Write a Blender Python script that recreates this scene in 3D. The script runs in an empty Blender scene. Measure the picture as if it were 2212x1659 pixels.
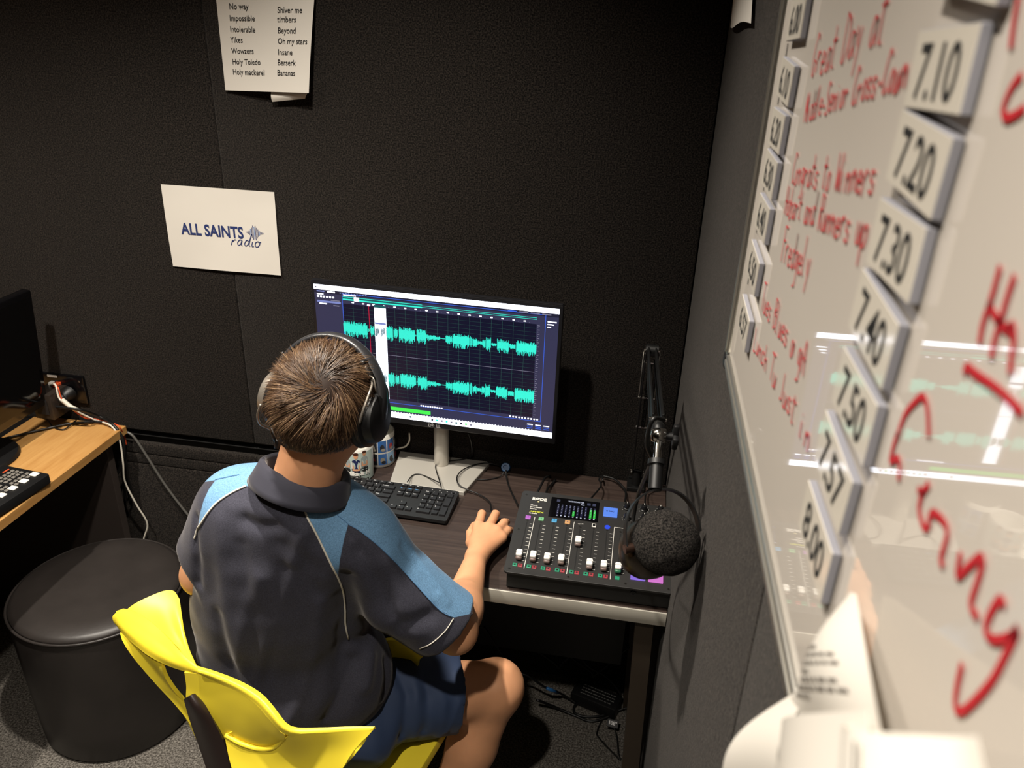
import bpy, bmesh, math, random
import numpy as np
from math import sin, cos, pi, radians, sqrt, exp
from mathutils import Vector, Matrix, Euler
from mathutils.bvhtree import BVHTree

scene = bpy.context.scene
COL = scene.collection
rnd = random.Random(7)

# ------------------------------------------------------------------ camera
IMG_W, IMG_H = 2212, 1659
CAM_F = 1699.3                                   # focal length in pixels of the 2212 wide frame
CAM_O = np.array([0.2097, -1.8079, 1.8276])
CAM_YAW, CAM_PITCH, CAM_ROLL = -0.1546, 0.4382, 0.0369
_f = np.array([sin(CAM_YAW)*cos(CAM_PITCH), cos(CAM_YAW)*cos(CAM_PITCH), -sin(CAM_PITCH)])
_r = np.array([cos(CAM_YAW), -sin(CAM_YAW), 0.0])
_u = np.cross(_r, _f)
CAM_R = cos(CAM_ROLL)*_r + sin(CAM_ROLL)*_u
CAM_U = -sin(CAM_ROLL)*_r + cos(CAM_ROLL)*_u
CAM_D = _f
cam_data = bpy.data.cameras.new('camera')
cam = bpy.data.objects.new('camera', cam_data)
COL.objects.link(cam)
cam.matrix_world = Matrix(((CAM_R[0], CAM_U[0], -CAM_D[0], CAM_O[0]), (CAM_R[1], CAM_U[1], -CAM_D[1], CAM_O[1]),
                           (CAM_R[2], CAM_U[2], -CAM_D[2], CAM_O[2]), (0, 0, 0, 1)))
cam_data.sensor_fit = 'HORIZONTAL'
cam_data.sensor_width = 36.0
cam_data.lens = 36.0*CAM_F/IMG_W
cam_data.clip_start = 0.02
cam_data.dof.use_dof = True
cam_data.dof.focus_distance = 1.55
cam_data.dof.aperture_fstop = 7.5
scene.camera = cam

# ------------------------------------------------------------------ world, lamps, exposure
world = bpy.data.worlds.new('world'); scene.world = world
world.use_nodes = True
world.node_tree.nodes['Background'].inputs[0].default_value = (1.0, 0.9, 0.8, 1)
world.node_tree.nodes['Background'].inputs[1].default_value = 0.0
scene.view_settings.view_transform = 'Standard'
scene.view_settings.look = 'None'
scene.view_settings.gamma = 1.0
scene.view_settings.use_curve_mapping = False
scene.view_settings.exposure = 0.0
CEIL = 2.62
LAMPS = [  # x, y, watts, cone degrees, blend
    (-0.36, -0.80, 175.0, 112.0, 1.0),
    (-1.13, -0.92, 180.0, 110.0, 1.0),
    (-0.14, -1.80, 112.0, 110.0, 1.0),
]
LAMP_COL = (1.0, 0.92, 0.81)
for i, (lx, ly, w, cone, bl) in enumerate(LAMPS):
    ld = bpy.data.lights.new('ceiling_downlight_offscreen', 'SPOT')
    ld.energy = w; ld.color = LAMP_COL; ld.spot_size = radians(cone); ld.spot_blend = bl; ld.shadow_soft_size = 0.03
    lo = bpy.data.objects.new('ceiling_downlight_offscreen', ld); COL.objects.link(lo)
    lo.location = (lx, ly, CEIL-0.035)

# ------------------------------------------------------------------ pixel -> place helpers
def ray(x, y):
    return CAM_D + CAM_R*(x-IMG_W/2)/CAM_F - CAM_U*(y-IMG_H/2)/CAM_F
def pl(x, y, ax, val):
    d = ray(x, y); t = (val-CAM_O[ax])/d[ax]
    return CAM_O + d*t
def dep(x, y, t):
    return CAM_O + ray(x, y)*t

# ------------------------------------------------------------------ materials
def lin(c):
    if isinstance(c, str):
        c = tuple(int(c[i:i+2], 16)/255 for i in (0, 2, 4))
    return tuple(((v/12.92) if v <= 0.04045 else ((v+0.055)/1.055)**2.4) for v in c[:3]) + (1.0,)
_M = {}
def mat(name, col, rough=0.5, metal=0.0, spec=0.5, emit=None, estr=1.0, coat=0.0, sheen=0.0, alpha=1.0, trans=0.0,
        noise=None, bump=None, sss=0.0, coords='Object'):
    """noise=(scale, amount) varies the colour, bump=(scale, strength, dist) gives fine relief."""
    if name in _M: return _M[name]
    m = bpy.data.materials.new(name); m.use_nodes = True
    nt = m.node_tree; b = nt.nodes['Principled BSDF']
    c = lin(col)
    b.inputs['Base Color'].default_value = c
    b.inputs['Roughness'].default_value = rough
    b.inputs['Metallic'].default_value = metal
    b.inputs['Specular IOR Level'].default_value = spec
    if coat: b.inputs['Coat Weight'].default_value = coat; b.inputs['Coat Roughness'].default_value = 0.06
    if sheen: b.inputs['Sheen Weight'].default_value = sheen; b.inputs['Sheen Roughness'].default_value = 0.35; b.inputs['Sheen Tint'].default_value = (0.9, 0.85, 0.8, 1)
    if sss: b.inputs['Subsurface Weight'].default_value = sss; b.inputs['Subsurface Radius'].default_value = (0.012, 0.005, 0.003); b.inputs['Subsurface Scale'].default_value = 0.6
    if trans: b.inputs['Transmission Weight'].default_value = trans
    if alpha < 1: b.inputs['Alpha'].default_value = alpha
    if emit is not None:
        b.inputs['Emission Color'].default_value = lin(emit); b.inputs['Emission Strength'].default_value = estr
    if noise or bump:
        tc = nt.nodes.new('ShaderNodeTexCoord')
    if noise:
        n = nt.nodes.new('ShaderNodeTexNoise'); n.inputs['Scale'].default_value = noise[0]; n.inputs['Detail'].default_value = 3
        nt.links.new(tc.outputs[coords], n.inputs['Vector'])
        r = nt.nodes.new('ShaderNodeMapRange'); a = noise[1]
        r.inputs[1].default_value = 0.3; r.inputs[2].default_value = 0.7; r.inputs[3].default_value = 1-a; r.inputs[4].default_value = 1+a
        nt.links.new(n.outputs[0], r.inputs[0])
        v = nt.nodes.new('ShaderNodeVectorMath'); v.operation = 'SCALE'; v.inputs[0].default_value = c[:3]
        nt.links.new(r.outputs[0], v.inputs['Scale']); nt.links.new(v.outputs[0], b.inputs['Base Color'])
    if bump:
        n = nt.nodes.new('ShaderNodeTexNoise'); n.inputs['Scale'].default_value = bump[0]; n.inputs['Detail'].default_value = 2
        nt.links.new(tc.outputs[coords], n.inputs['Vector'])
        bp = nt.nodes.new('ShaderNodeBump'); bp.inputs['Strength'].default_value = bump[1]; bp.inputs['Distance'].default_value = bump[2]
        nt.links.new(n.outputs[0], bp.inputs['Height']); nt.links.new(bp.outputs[0], b.inputs['Normal'])
    _M[name] = m
    return m
def emat(name, col, s=1.0):
    """a lit display pixel: emission under a plain dark gloss"""
    if name in _M: return _M[name]
    m = mat(name, '0a0a0c', rough=0.35, emit=col, estr=s)
    return m
def fabric_mat(name, col, speck, scale=420, amount=0.5, bump=0.6, rough=0.95, sheen=0.0):
    """matt felt: fine light fibres over a dark ground, plus relief"""
    if name in _M: return _M[name]
    m = mat(name, col, rough=rough, spec=0.15, sheen=sheen)
    nt = m.node_tree; b = nt.nodes['Principled BSDF']
    tc = nt.nodes.new('ShaderNodeTexCoord')
    n = nt.nodes.new('ShaderNodeTexNoise'); n.inputs['Scale'].default_value = scale; n.inputs['Detail'].default_value = 4; n.inputs['Roughness'].default_value = 0.7
    nt.links.new(tc.outputs['Object'], n.inputs['Vector'])
    r = nt.nodes.new('ShaderNodeMapRange'); r.inputs[1].default_value = 0.42; r.inputs[2].default_value = 0.72
    nt.links.new(n.outputs[0], r.inputs[0])
    n2 = nt.nodes.new('ShaderNodeTexNoise'); n2.inputs['Scale'].default_value = 3.0; n2.inputs['Detail'].default_value = 4
    nt.links.new(tc.outputs['Object'], n2.inputs['Vector'])
    mu = nt.nodes.new('ShaderNodeMath'); mu.operation = 'MULTIPLY'; mu.inputs[1].default_value = amount
    nt.links.new(r.outputs[0], mu.inputs[0])
    mx = nt.nodes.new('ShaderNodeMix'); mx.data_type = 'RGBA'
    mx.inputs[6].default_value = lin(col); mx.inputs[7].default_value = lin(speck)
    nt.links.new(mu.outputs[0], mx.inputs[0])
    mr = nt.nodes.new('ShaderNodeMapRange'); mr.inputs[3].default_value = 0.8; mr.inputs[4].default_value = 1.2
    nt.links.new(n2.outputs[0], mr.inputs[0])
    sc = nt.nodes.new('ShaderNodeVectorMath'); sc.operation = 'SCALE'
    nt.links.new(mx.outputs[2], sc.inputs[0]); nt.links.new(mr.outputs[0], sc.inputs['Scale'])
    nt.links.new(sc.outputs[0], b.inputs['Base Color'])
    bp = nt.nodes.new('ShaderNodeBump'); bp.inputs['Strength'].default_value = bump; bp.inputs['Distance'].default_value = 0.003
    nt.links.new(n.outputs[0], bp.inputs['Height']); nt.links.new(bp.outputs[0], b.inputs['Normal'])
    return m
def wood_mat(name, c1, c2, axis=0, scale=9.0, stretch=14.0, rough=0.45, contrast=(0.35, 0.7), fine=0.25):
    if name in _M: return _M[name]
    m = mat(name, c1, rough=rough, spec=0.35)
    nt = m.node_tree; b = nt.nodes['Principled BSDF']
    tc = nt.nodes.new('ShaderNodeTexCoord'); mp = nt.nodes.new('ShaderNodeMapping')
    s = [stretch, stretch, stretch]; s[axis] = 1.0
    mp.inputs['Scale'].default_value = s
    nt.links.new(tc.outputs['Object'], mp.inputs[0])
    n = nt.nodes.new('ShaderNodeTexNoise'); n.inputs['Scale'].default_value = scale; n.inputs['Detail'].default_value = 8; n.inputs['Roughness'].default_value = 0.65; n.inputs['Distortion'].default_value = 0.3
    nt.links.new(mp.outputs[0], n.inputs['Vector'])
    r = nt.nodes.new('ShaderNodeMapRange'); r.inputs[1].default_value = contrast[0]; r.inputs[2].default_value = contrast[1]
    nt.links.new(n.outputs[0], r.inputs[0])
    mx = nt.nodes.new('ShaderNodeMix'); mx.data_type = 'RGBA'
    mx.inputs[6].default_value = lin(c1); mx.inputs[7].default_value = lin(c2)
    nt.links.new(r.outputs[0], mx.inputs[0]); nt.links.new(mx.outputs[2], b.inputs['Base Color'])
    bp = nt.nodes.new('ShaderNodeBump'); bp.inputs['Strength'].default_value = fine; bp.inputs['Distance'].default_value = 0.0006
    nt.links.new(n.outputs[0], bp.inputs['Height']); nt.links.new(bp.outputs[0], b.inputs['Normal'])
    return m

# ------------------------------------------------------------------ mesh building
class MB:
    """collects shapes; build() links them as ONE mesh object"""
    def __init__(s): s.v = []; s.f = []; s.mi = []; s.m = 0
    def add(s, verts, faces):
        o = len(s.v); s.v.extend([tuple(float(c) for c in v) for v in verts]); s.f.extend([tuple(o+i for i in f) for f in faces]); s.mi.extend([s.m]*len(faces))
        return s
    def bm(s, bm, M=None):
        bm.verts.index_update()
        vs = [tuple((M @ v.co) if M else v.co) for v in bm.verts]; fs = [tuple(v.index for v in f.verts) for f in bm.faces]
        bm.free(); return s.add(vs, fs)
    def box(s, c, size, bevel=0.0, rot=None, seg=2, M=None):
        bm = bmesh.new(); bmesh.ops.create_cube(bm, size=1.0)
        for v in bm.verts: v.co = Vector((v.co.x*size[0], v.co.y*size[1], v.co.z*size[2]))
        if bevel > 0: bmesh.ops.bevel(bm, geom=list(bm.edges), offset=min(bevel, 0.49*min(size)), segments=seg, profile=0.5, affect='EDGES')
        T = Matrix.Translation(Vector(c))
        if rot is not None: T = T @ (rot.to_4x4() if not isinstance(rot, Euler) else rot.to_matrix().to_4x4())
        if M is not None: T = M @ T
        return s.bm(bm, T)
    def prism(s, pts, z0, z1, M=None, bevel=0.0):
        """closed outline (x,y) extruded z0..z1"""
        bm = bmesh.new()
        lo = [bm.verts.new((p[0], p[1], z0)) for p in pts]; hi = [bm.verts.new((p[0], p[1], z1)) for p in pts]
        n = len(pts)
        bm.faces.new(lo[::-1]); top = bm.faces.new(hi)
        for i in range(n): bm.faces.new((lo[i], lo[(i+1) % n], hi[(i+1) % n], hi[i]))
        bmesh.ops.recalc_face_normals(bm, faces=bm.faces)
        if bevel: bmesh.ops.bevel(bm, geom=list(top.edges), offset=bevel, segments=2, profile=0.5, affect='EDGES')
        return s.bm(bm, M)
    def tube(s, pts, r, n=8, closed=False, caps=True, flat=None):
        pts = [Vector(p) for p in pts]; k = len(pts)
        rs = r if isinstance(r, (list, tuple)) else [r]*k
        up = None; rings = []; vs = []
        for i in range(k):
            if closed: t = (pts[(i+1) % k]-pts[i-1])
            else: t = pts[min(i+1, k-1)]-pts[max(i-1, 0)]
            if t.length < 1e-9: t = Vector((0, 0, 1))
            t.normalize()
            if up is None:
                up = Vector((0, 0, 1)) if abs(t.z) < 0.9 else Vector((1, 0, 0))
                if flat is not None: up = Vector(flat)
            a = t.cross(up)
            if a.length < 1e-6: a = t.orthogonal()
            a.normalize(); b = a.cross(t).normalized(); up = b
            for j in range(n):
                th = 2*pi*j/n; vs.append(pts[i]+(a*cos(th)+b*sin(th))*rs[i])
        fs = []
        for i in range(k if closed else k-1):
            for j in range(n):
                i2 = (i+1) % k
                fs.append((i*n+j, i*n+(j+1) % n, i2*n+(j+1) % n, i2*n+j))
        if caps and not closed: fs.append(tuple(range(n))[::-1]); fs.append(tuple((k-1)*n+j for j in range(n)))
        return s.add(vs, fs)
    def cyl(s, a, b, r0, r1=None, n=20):
        return s.tube([a, b], [r0, r0 if r1 is None else r1], n)
    def lathe(s, prof, M=None, n=32):
        """profile [(r,z)] turned round local Z"""
        vs = []; fs = []; k = len(prof)
        for (r, z) in prof:
            for j in range(n):
                th = 2*pi*j/n; p = Vector((r*cos(th), r*sin(th), z)); vs.append(M @ p if M else p)
        for i in range(k-1):
            for j in range(n): fs.append((i*n+j, i*n+(j+1) % n, (i+1)*n+(j+1) % n, (i+1)*n+j))
        if prof[0][0] > 1e-6: fs.append(tuple(range(n))[::-1])
        if prof[-1][0] > 1e-6: fs.append(tuple((k-1)*n+j for j in range(n)))
        return s.add(vs, fs)
    def quad(s, a, b, c, d): return s.add([a, b, c, d], [(0, 1, 2, 3)])
    def rect(s, x0, y0, x1, y1, z=0.0): return s.add([(x0, y0, z), (x1, y0, z), (x1, y1, z), (x0, y1, z)], [(0, 1, 2, 3)])
    def grid(s, P):
        """P: rows of points"""
        r, c = len(P), len(P[0]); vs = [p for row in P for p in row]
        fs = [(i*c+j, i*c+j+1, (i+1)*c+j+1, (i+1)*c+j) for i in range(r-1) for j in range(c-1)]
        return s.add(vs, fs)
    def sheet(s, P, th):
        """grid of points thickened to th along its normals: a closed shell"""
        P = np.array(P, float); r, c = P.shape[:2]
        du = np.gradient(P, axis=1); dv = np.gradient(P, axis=0); N = np.cross(du, dv); N /= (np.linalg.norm(N, axis=2, keepdims=True)+1e-12)
        A = P+N*th/2; B = P-N*th/2; vs = list(A.reshape(-1, 3))+list(B.reshape(-1, 3)); o = r*c; fs = []
        for i in range(r-1):
            for j in range(c-1):
                q = (i*c+j, i*c+j+1, (i+1)*c+j+1, (i+1)*c+j); fs.append(q); fs.append(tuple(o+x for x in q[::-1]))
        bd = [j for j in range(c)]+[i*c+c-1 for i in range(1, r)]+[(r-1)*c+j for j in range(c-2, -1, -1)]+[i*c for i in range(r-2, 0, -1)]
        for a, b in zip(bd, bd[1:]+bd[:1]): fs.append((b, a, o+a, o+b))
        return s.add(vs, fs)
    def build(s, name, mats, parent=None, smooth=False, world=True, angle=None):
        me = bpy.data.meshes.new(name)
        vs = s.v
        if parent is not None and world:
            Mi = wmat(parent).inverted(); vs = [tuple(Mi @ Vector(v)) for v in vs]
        me.from_pydata(vs, [], s.f)
        ms = mats if isinstance(mats, (list, tuple)) else [mats]
        for m in ms: me.materials.append(m)
        if len(ms) > 1: me.polygons.foreach_set('material_index', s.mi)
        if smooth:
            me.polygons.foreach_set('use_smooth', [True]*len(me.polygons))
        me.update()
        o = bpy.data.objects.new(name, me); COL.objects.link(o)
        if parent is not None: o.parent = parent
        if smooth and angle: sharp(o, angle)
        return o
def sharp(o, deg):
    me = o.data; bm = bmesh.new(); bm.from_mesh(me)
    for e in bm.edges:
        if len(e.link_faces) == 2 and e.calc_face_angle(0) > radians(deg): e.smooth = False
    bm.to_mesh(me); bm.free()
def wmat(o):
    M = o.matrix_basis.copy()
    p = o.parent
    while p is not None: M = p.matrix_basis @ M; p = p.parent
    return M
def tag(o, label=None, cat=None, group=None, kind=None):
    if label: o['label'] = label
    if cat: o['category'] = cat
    if group: o['group'] = group
    if kind: o['kind'] = kind
    return o
def thing(name, label, cat, loc=(0, 0, 0), rz=0.0, group=None, rot=None):
    o = bpy.data.objects.new(name, None); COL.objects.link(o); o.empty_display_size = 0.05
    o.location = loc; o.rotation_euler = rot if rot else (0, 0, rz)
    o.matrix_basis = Matrix.Translation(Vector(loc)) @ (Euler(rot) if rot else Euler((0, 0, rz))).to_matrix().to_4x4()
    return tag(o, label, cat, group)
def struct(o): o['kind'] = 'structure'; return o
def share(o, name, parent=None, loc=None, mats=None):
    c = o.copy(); c.name = name; COL.objects.link(c)
    if parent is not None: c.parent = parent
    if loc is not None: c.location = loc
    return c
def spline(pts, n=8, closed=False):
    """Catmull-Rom through the points"""
    P = [np.array(p, float) for p in pts]; out = []; k = len(P)
    rng = range(k) if closed else range(k-1)
    for i in rng:
        if closed: p0, p1, p2, p3 = P[i-1], P[i], P[(i+1) % k], P[(i+2) % k]
        else:
            p1, p2 = P[i], P[i+1]; p0 = P[i-1] if i > 0 else 2*p1-p2; p3 = P[i+2] if i+2 < k else 2*p2-p1
        for j in range(n):
            t = j/n; out.append(0.5*((2*p1)+(-p0+p2)*t+(2*p0-5*p1+4*p2-p3)*t*t+(-p0+3*p1-3*p2+p3)*t**3))
    if not closed: out.append(P[-1])
    return out
def rrect(w, h, r, n=5, cx=0, cy=0):
    out = []
    for (sx, sy, a0) in ((1, 1, 0), (-1, 1, pi/2), (-1, -1, pi), (1, -1, 1.5*pi)):
        for i in range(n+1):
            a = a0+i*pi/2/n; out.append((cx+sx*(w/2-r)+r*cos(a), cy+sy*(h/2-r)+r*sin(a)))
    return out
def text_mesh(body, size, bold=0.0, sx=1.0, shear=0.0, align='LEFT', space=1.0):
    """outline lettering as flat polygons in x,y; returns verts, faces"""
    cu = bpy.data.curves.new('lettering', 'FONT'); cu.body = body; cu.size = size; cu.offset = bold; cu.shear = shear
    cu.align_x = align; cu.space_character = space; cu.resolution_u = 3
    o = bpy.data.objects.new('lettering', cu); COL.objects.link(o)
    me = bpy.data.meshes.new_from_object(o.evaluated_get(bpy.context.evaluated_depsgraph_get()))
    vs = [(v.co.x*sx, v.co.y, 0.0) for v in me.vertices]; fs = [tuple(p.vertices) for p in me.polygons]
    bpy.data.objects.remove(o); bpy.data.curves.remove(cu); bpy.data.meshes.remove(me)
    return vs, fs
def add_text(mb, body, size, x, y, z, M=None, **kw):
    vs, fs = text_mesh(body, size, **kw)
    vs = [Vector((a+x, b+y, z)) for a, b, c in vs]
    if M is not None: vs = [M @ v for v in vs]
    return mb.add(vs, fs)
def ribbon(mb, pts, w, fn):
    """flat stroke of width w along 2-D points; fn maps (a,b)->3-D"""
    P = [np.array(p, float) for p in pts]; k = len(P); L = []; Rr = []
    for i in range(k):
        t = P[min(i+1, k-1)]-P[max(i-1, 0)]; t = t/(np.linalg.norm(t)+1e-9); n = np.array([-t[1], t[0]])*w/2
        L.append(fn(*(P[i]+n))); Rr.append(fn(*(P[i]-n)))
    mb.add(L+Rr, [(i, i+1, k+i+1, k+i) for i in range(k-1)])
# ================================================================== the room
WALL_R = 0.347
ROOM_L, ROOM_F = -2.3, -3.1
m_felt = fabric_mat('black_felt', '0e0c0b', '574f48', scale=290, amount=0.57, bump=1.0, sheen=0.12)
m_felt_r = m_felt
m_carpet = fabric_mat('carpet', '423e39', 'b4aea5', scale=200, amount=0.75, bump=1.0)
m_slot = mat('slot_black', '121212', rough=0.6)
m_ceiling = mat('ceiling_paint', 'b8b2a8', rough=0.9)
m_backing = mat('wall_backing', '0c0b0b', rough=0.9)

def slab(name, c, size, m, kids=None):
    o = MB().box(c, size).build(name, m); return struct(o)
slab('floor', ((ROOM_L+WALL_R)/2, ROOM_F/2, -0.05), (WALL_R-ROOM_L+0.3, -ROOM_F+0.3, 0.1), m_carpet)
slab('ceiling', ((ROOM_L+WALL_R)/2, ROOM_F/2, CEIL+0.05), (WALL_R-ROOM_L+0.3, -ROOM_F+0.3, 0.1), m_ceiling)
wall_back = slab('wall_back', ((ROOM_L+WALL_R)/2, 0.075, CEIL/2), (WALL_R-ROOM_L+0.3, 0.1, CEIL), m_backing)
wall_right = slab('wall_right', (WALL_R+0.075, ROOM_F/2, CEIL/2), (0.1, -ROOM_F, CEIL), m_backing)
slab('wall_left', (ROOM_L-0.05, ROOM_F/2, CEIL/2), (0.1, -ROOM_F, CEIL), m_felt)
slab('wall_front', ((ROOM_L+WALL_R)/2, ROOM_F-0.05, CEIL/2), (WALL_R-ROOM_L, 0.1, CEIL), m_felt)
def panel(parent, x0, x1, y0, y1, z0, z1, m):
    """one felt-covered board with softened edges"""
    return MB().box(((x0+x1)/2, (y0+y1)/2, (z0+z1)/2), (x1-x0, y1-y0, z1-z0), bevel=0.004).build('wall_panel', m, parent, smooth=True, angle=50)
SEAM = -0.807
g = 0.0007
panel(wall_back, SEAM-1.22, SEAM-g, 0.0, 0.03, 0.699, CEIL-0.002, m_felt)
panel(wall_back, SEAM+g, WALL_R-0.001, 0.0, 0.03, 0.699, CEIL-0.002, m_felt)
panel(wall_back, ROOM_L+0.002, SEAM-1.22-g, 0.0, 0.03, 0.699, CEIL-0.002, m_felt)
# lower boards below the cable slot, with two shadow lines
for (xa, xb) in ((ROOM_L+0.002, SEAM-g), (SEAM+g, WALL_R-0.001)):
    panel(wall_back, xa, xb, 0.004, 0.03, 0.617, 0.652, m_felt)
    panel(wall_back, xa, xb, 0.003, 0.03, 0.583, 0.616, m_felt)
    panel(wall_back, xa, xb, 0.001, 0.03, 0.002, 0.582, m_felt)
# the cable slot itself: a dark channel with a lip
sl = MB().box(((ROOM_L+WALL_R)/2, 0.0235, 0.6755), (WALL_R-ROOM_L-0.004, 0.002, 0.046)).box(((ROOM_L+WALL_R)/2, 0.016, 0.678), (WALL_R-ROOM_L-0.004, 0.012, 0.005), bevel=0.002)
sl.build('cable_channel', m_slot, wall_back)
RS = -1.236
panel(wall_right, WALL_R, WALL_R+0.03, RS+g, -0.0015, 0.002, CEIL-0.002, m_felt_r)
panel(wall_right, WALL_R, WALL_R+0.03, RS-1.22, RS-g, 0.002, CEIL-0.002, m_felt_r)
panel(wall_right, WALL_R, WALL_R+0.03, ROOM_F+0.002, RS-1.22-g, 0.002, CEIL-0.002, m_felt_r)

# ================================================================== papers on the back wall
m_paper = mat('paper', 'd6d1c8', rough=0.85, spec=0.2, bump=(9, 0.25, 0.004))
m_ink_black = mat('ink_black', '161616', rough=0.8)
m_ink_navy = mat('ink_navy', '1c2c62', rough=0.8)
m_ink_blue = mat('ink_blue', '5f7fb4', rough=0.8)
def bil(c, u, v):
    """corners TL,TR,BR,BL ; u right, v down"""
    return (np.array(c[0])*(1-u)*(1-v)+np.array(c[1])*u*(1-v)+np.array(c[2])*u*v+np.array(c[3])*(1-u)*v)
def sheet_on(c, curl=None, nu=14, nv=14, th=0.0003):
    P = [[bil(c, i/nu, j/nv)+(np.array(curl(i/nu, j/nv)) if curl else 0) for i in range(nu+1)] for j in range(nv+1)]
    return MB().sheet(P, th)
def print_on(mb, fn, w, h, body, size, x, y, **kw):
    """lettering at x right / y down (metres) on a sheet whose surface is fn(u,v)"""
    vs, fs = text_mesh(body, size, **kw)
    mb.add([fn((x+a)/w, (y-b)/h) for a, b, _ in vs], fs)

# logo sheet
C1 = [pl(347, 398, 1, -0.003), pl(592, 415, 1, -0.003), pl(607, 595, 1, -0.006), pl(374, 575, 1, -0.004)]
wob1 = lambda u, v: (0, -0.0016*sin(5*u+2*v)*sin(pi*v)-0.001*(1-cos(7*v*u)), 0)
t = thing('paper_sign', 'landscape white sheet with navy radio logo pinned on the black felt wall', 'paper', tuple(bil(C1, .5, 1)))
sheet_on(C1, wob1).build('sheet', m_paper, t, smooth=True, angle=40)
W, H = 0.297, 0.21
f1 = lambda u, v: bil(C1, u, v)+np.array(wob1(u, v))+np.array([0, -0.0009, 0])
mb = MB(); print_on(mb, f1, W, H, 'ALL SAINTS', 0.0405, 0.040, 0.121, bold=0.0011, sx=0.80)
mb.build('logo_words', m_ink_navy, t)
mb = MB(); mb.m = 0
hs = [.003, .006, .012, .019, .026, .036, .030, .036, .026, .018, .012, .008, .005, .003]
for i, hh in enumerate(hs):
    x = 0.2165+i*0.0033; y = 0.1045
    mb.m = 1 if i in (3, 6, 10) else 0
    mb.add([f1((x-.0009)/W, (y-hh/2)/H), f1((x+.0009)/W, (y-hh/2)/H), f1((x+.0009)/W, (y+hh/2)/H), f1((x-.0009)/W, (y+hh/2)/H)], [(0, 1, 2, 3)])
mb.build('logo_waveform', [m_ink_navy, m_ink_blue], t)
# script 'radio' as pen strokes, in metres on the sheet
mb = MB(); S = 0.0115
def sw(strokes, x0, y0, s, mb, fn, w):
    for st in strokes:
        q = spline(st, 5) if len(st) > 2 else [np.array(p) for p in st]
        ribbon(mb, [(x0+p[0]*s+p[1]*s*0.22, y0-p[1]*s) for p in q], w, fn)
radio = [[(0, 0), (.1, .9), (.15, .6), (.5, .95), (.75, .85)],
         [(1.75, .8), (1.4, 1.0), (1.05, .5), (1.25, .05), (1.6, .3), (1.78, .9), (1.75, .2), (1.95, .0)],
         [(3.05, .8), (2.6, 1.0), (2.3, .45), (2.5, .05), (2.9, .3), (3.15, 1.2), (3.3, 2.1), (3.1, .4), (3.3, .0)],
         [(3.65, .85), (3.6, .2), (3.75, .0), (3.95, .1)], [(3.72, 1.3), (3.76, 1.38)],
         [(4.6, .95), (4.2, .7), (4.25, .1), (4.7, .05), (4.95, .6), (4.65, .95), (4.75, .8), (5.15, .85)]]
sw(radio, 0.171, 0.1405, 0.0152, mb, lambda a, b: f1(a/W, b/H), 0.0022)
mb.build('logo_script', m_ink_navy, t)

# phrase list, its lower right corner lifting off the wall
top = 0.115
C2 = [pl(459, -80, 1, -0.003), pl(686, -80, 1, -0.003), pl(667, 201, 1, -0.034), pl(487, 195, 1, -0.006)]
curl2 = lambda u, v: (0, -0.006*sin(pi*v)*u, 0)
t = thing('phrase_list', 'portrait white sheet printed with two columns of exclamations on the black felt wall', 'paper', tuple(bil(C2, .5, 1)))
sheet_on(C2, curl2).build('sheet', m_paper, t, smooth=True, angle=40)
f2 = lambda u, v: bil(C2, u, v)+np.array(curl2(u, v))+np.array([0, -0.0009, 0])
W2 = 0.21; H2 = 0.262
def at2(body, px, py):      # baseline start in photo pixels -> sheet u,v by inverse bilinear on pixels
    c = [(459, -80), (686, -80), (667, 201), (487, 195)]
    u, v = 0.5, 0.5
    for _ in range(20):
        q = bil([np.array(k, float) for k in c], u, v); e = np.array([px, py])-q
        v += e[1]/278; u += e[0]/205
    mb = MB(); print_on(mb, f2, W2, H2, body, 0.0172, u*W2, v*H2, bold=0.00015, sx=0.78); mb.build('printed_phrase', m_ink_black, t)
for body, x, y in (('Outrageous', 494, -8), ('No way', 496, 16), ('Impossible', 497, 41), ('Intolerable', 498, 65), ('Yikes', 499, 88), ('Wowzers', 501, 112), ('Holy Toledo', 503, 136), ('Holy mackerel', 504, 159),
                   ('Shiver me', 602, 24), ('timbers', 602, 44), ('Beyond', 603, 68), ('Oh my stars', 603, 91), ('Insane', 603, 115), ('Berserk', 602, 138), ('Bananas', 601, 161)):
    if y > 0: at2(body, x, y)
c = [pl(586, 196, 1, -0.012), pl(668, 196, 1, -0.020), pl(659, 213, 1, -0.016), pl(588, 220, 1, -0.011)]
sheet_on(c, lambda u, v: (0, -0.004*sin(pi*v), 0), 8, 4).build('folded_corner', m_paper, t, smooth=True, angle=40)
# scrap of paper high in the corner of the right wall
c = [pl(1588, -40, 0, 0.343), pl(1627, -40, 0, 0.341), pl(1619, 47, 0, 0.338), pl(1578, 59, 0, 0.342)]
t = thing('paper_strip', 'short torn white paper strip stuck on the side wall by the corner', 'paper', tuple(bil(c, .5, 1)))
sheet_on(c, lambda u, v: (-0.003*sin(4*u)*v, 0, -0.003*v*sin(7*u)), 8, 8).build('sheet', m_paper, t, smooth=True, angle=40)

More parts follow.
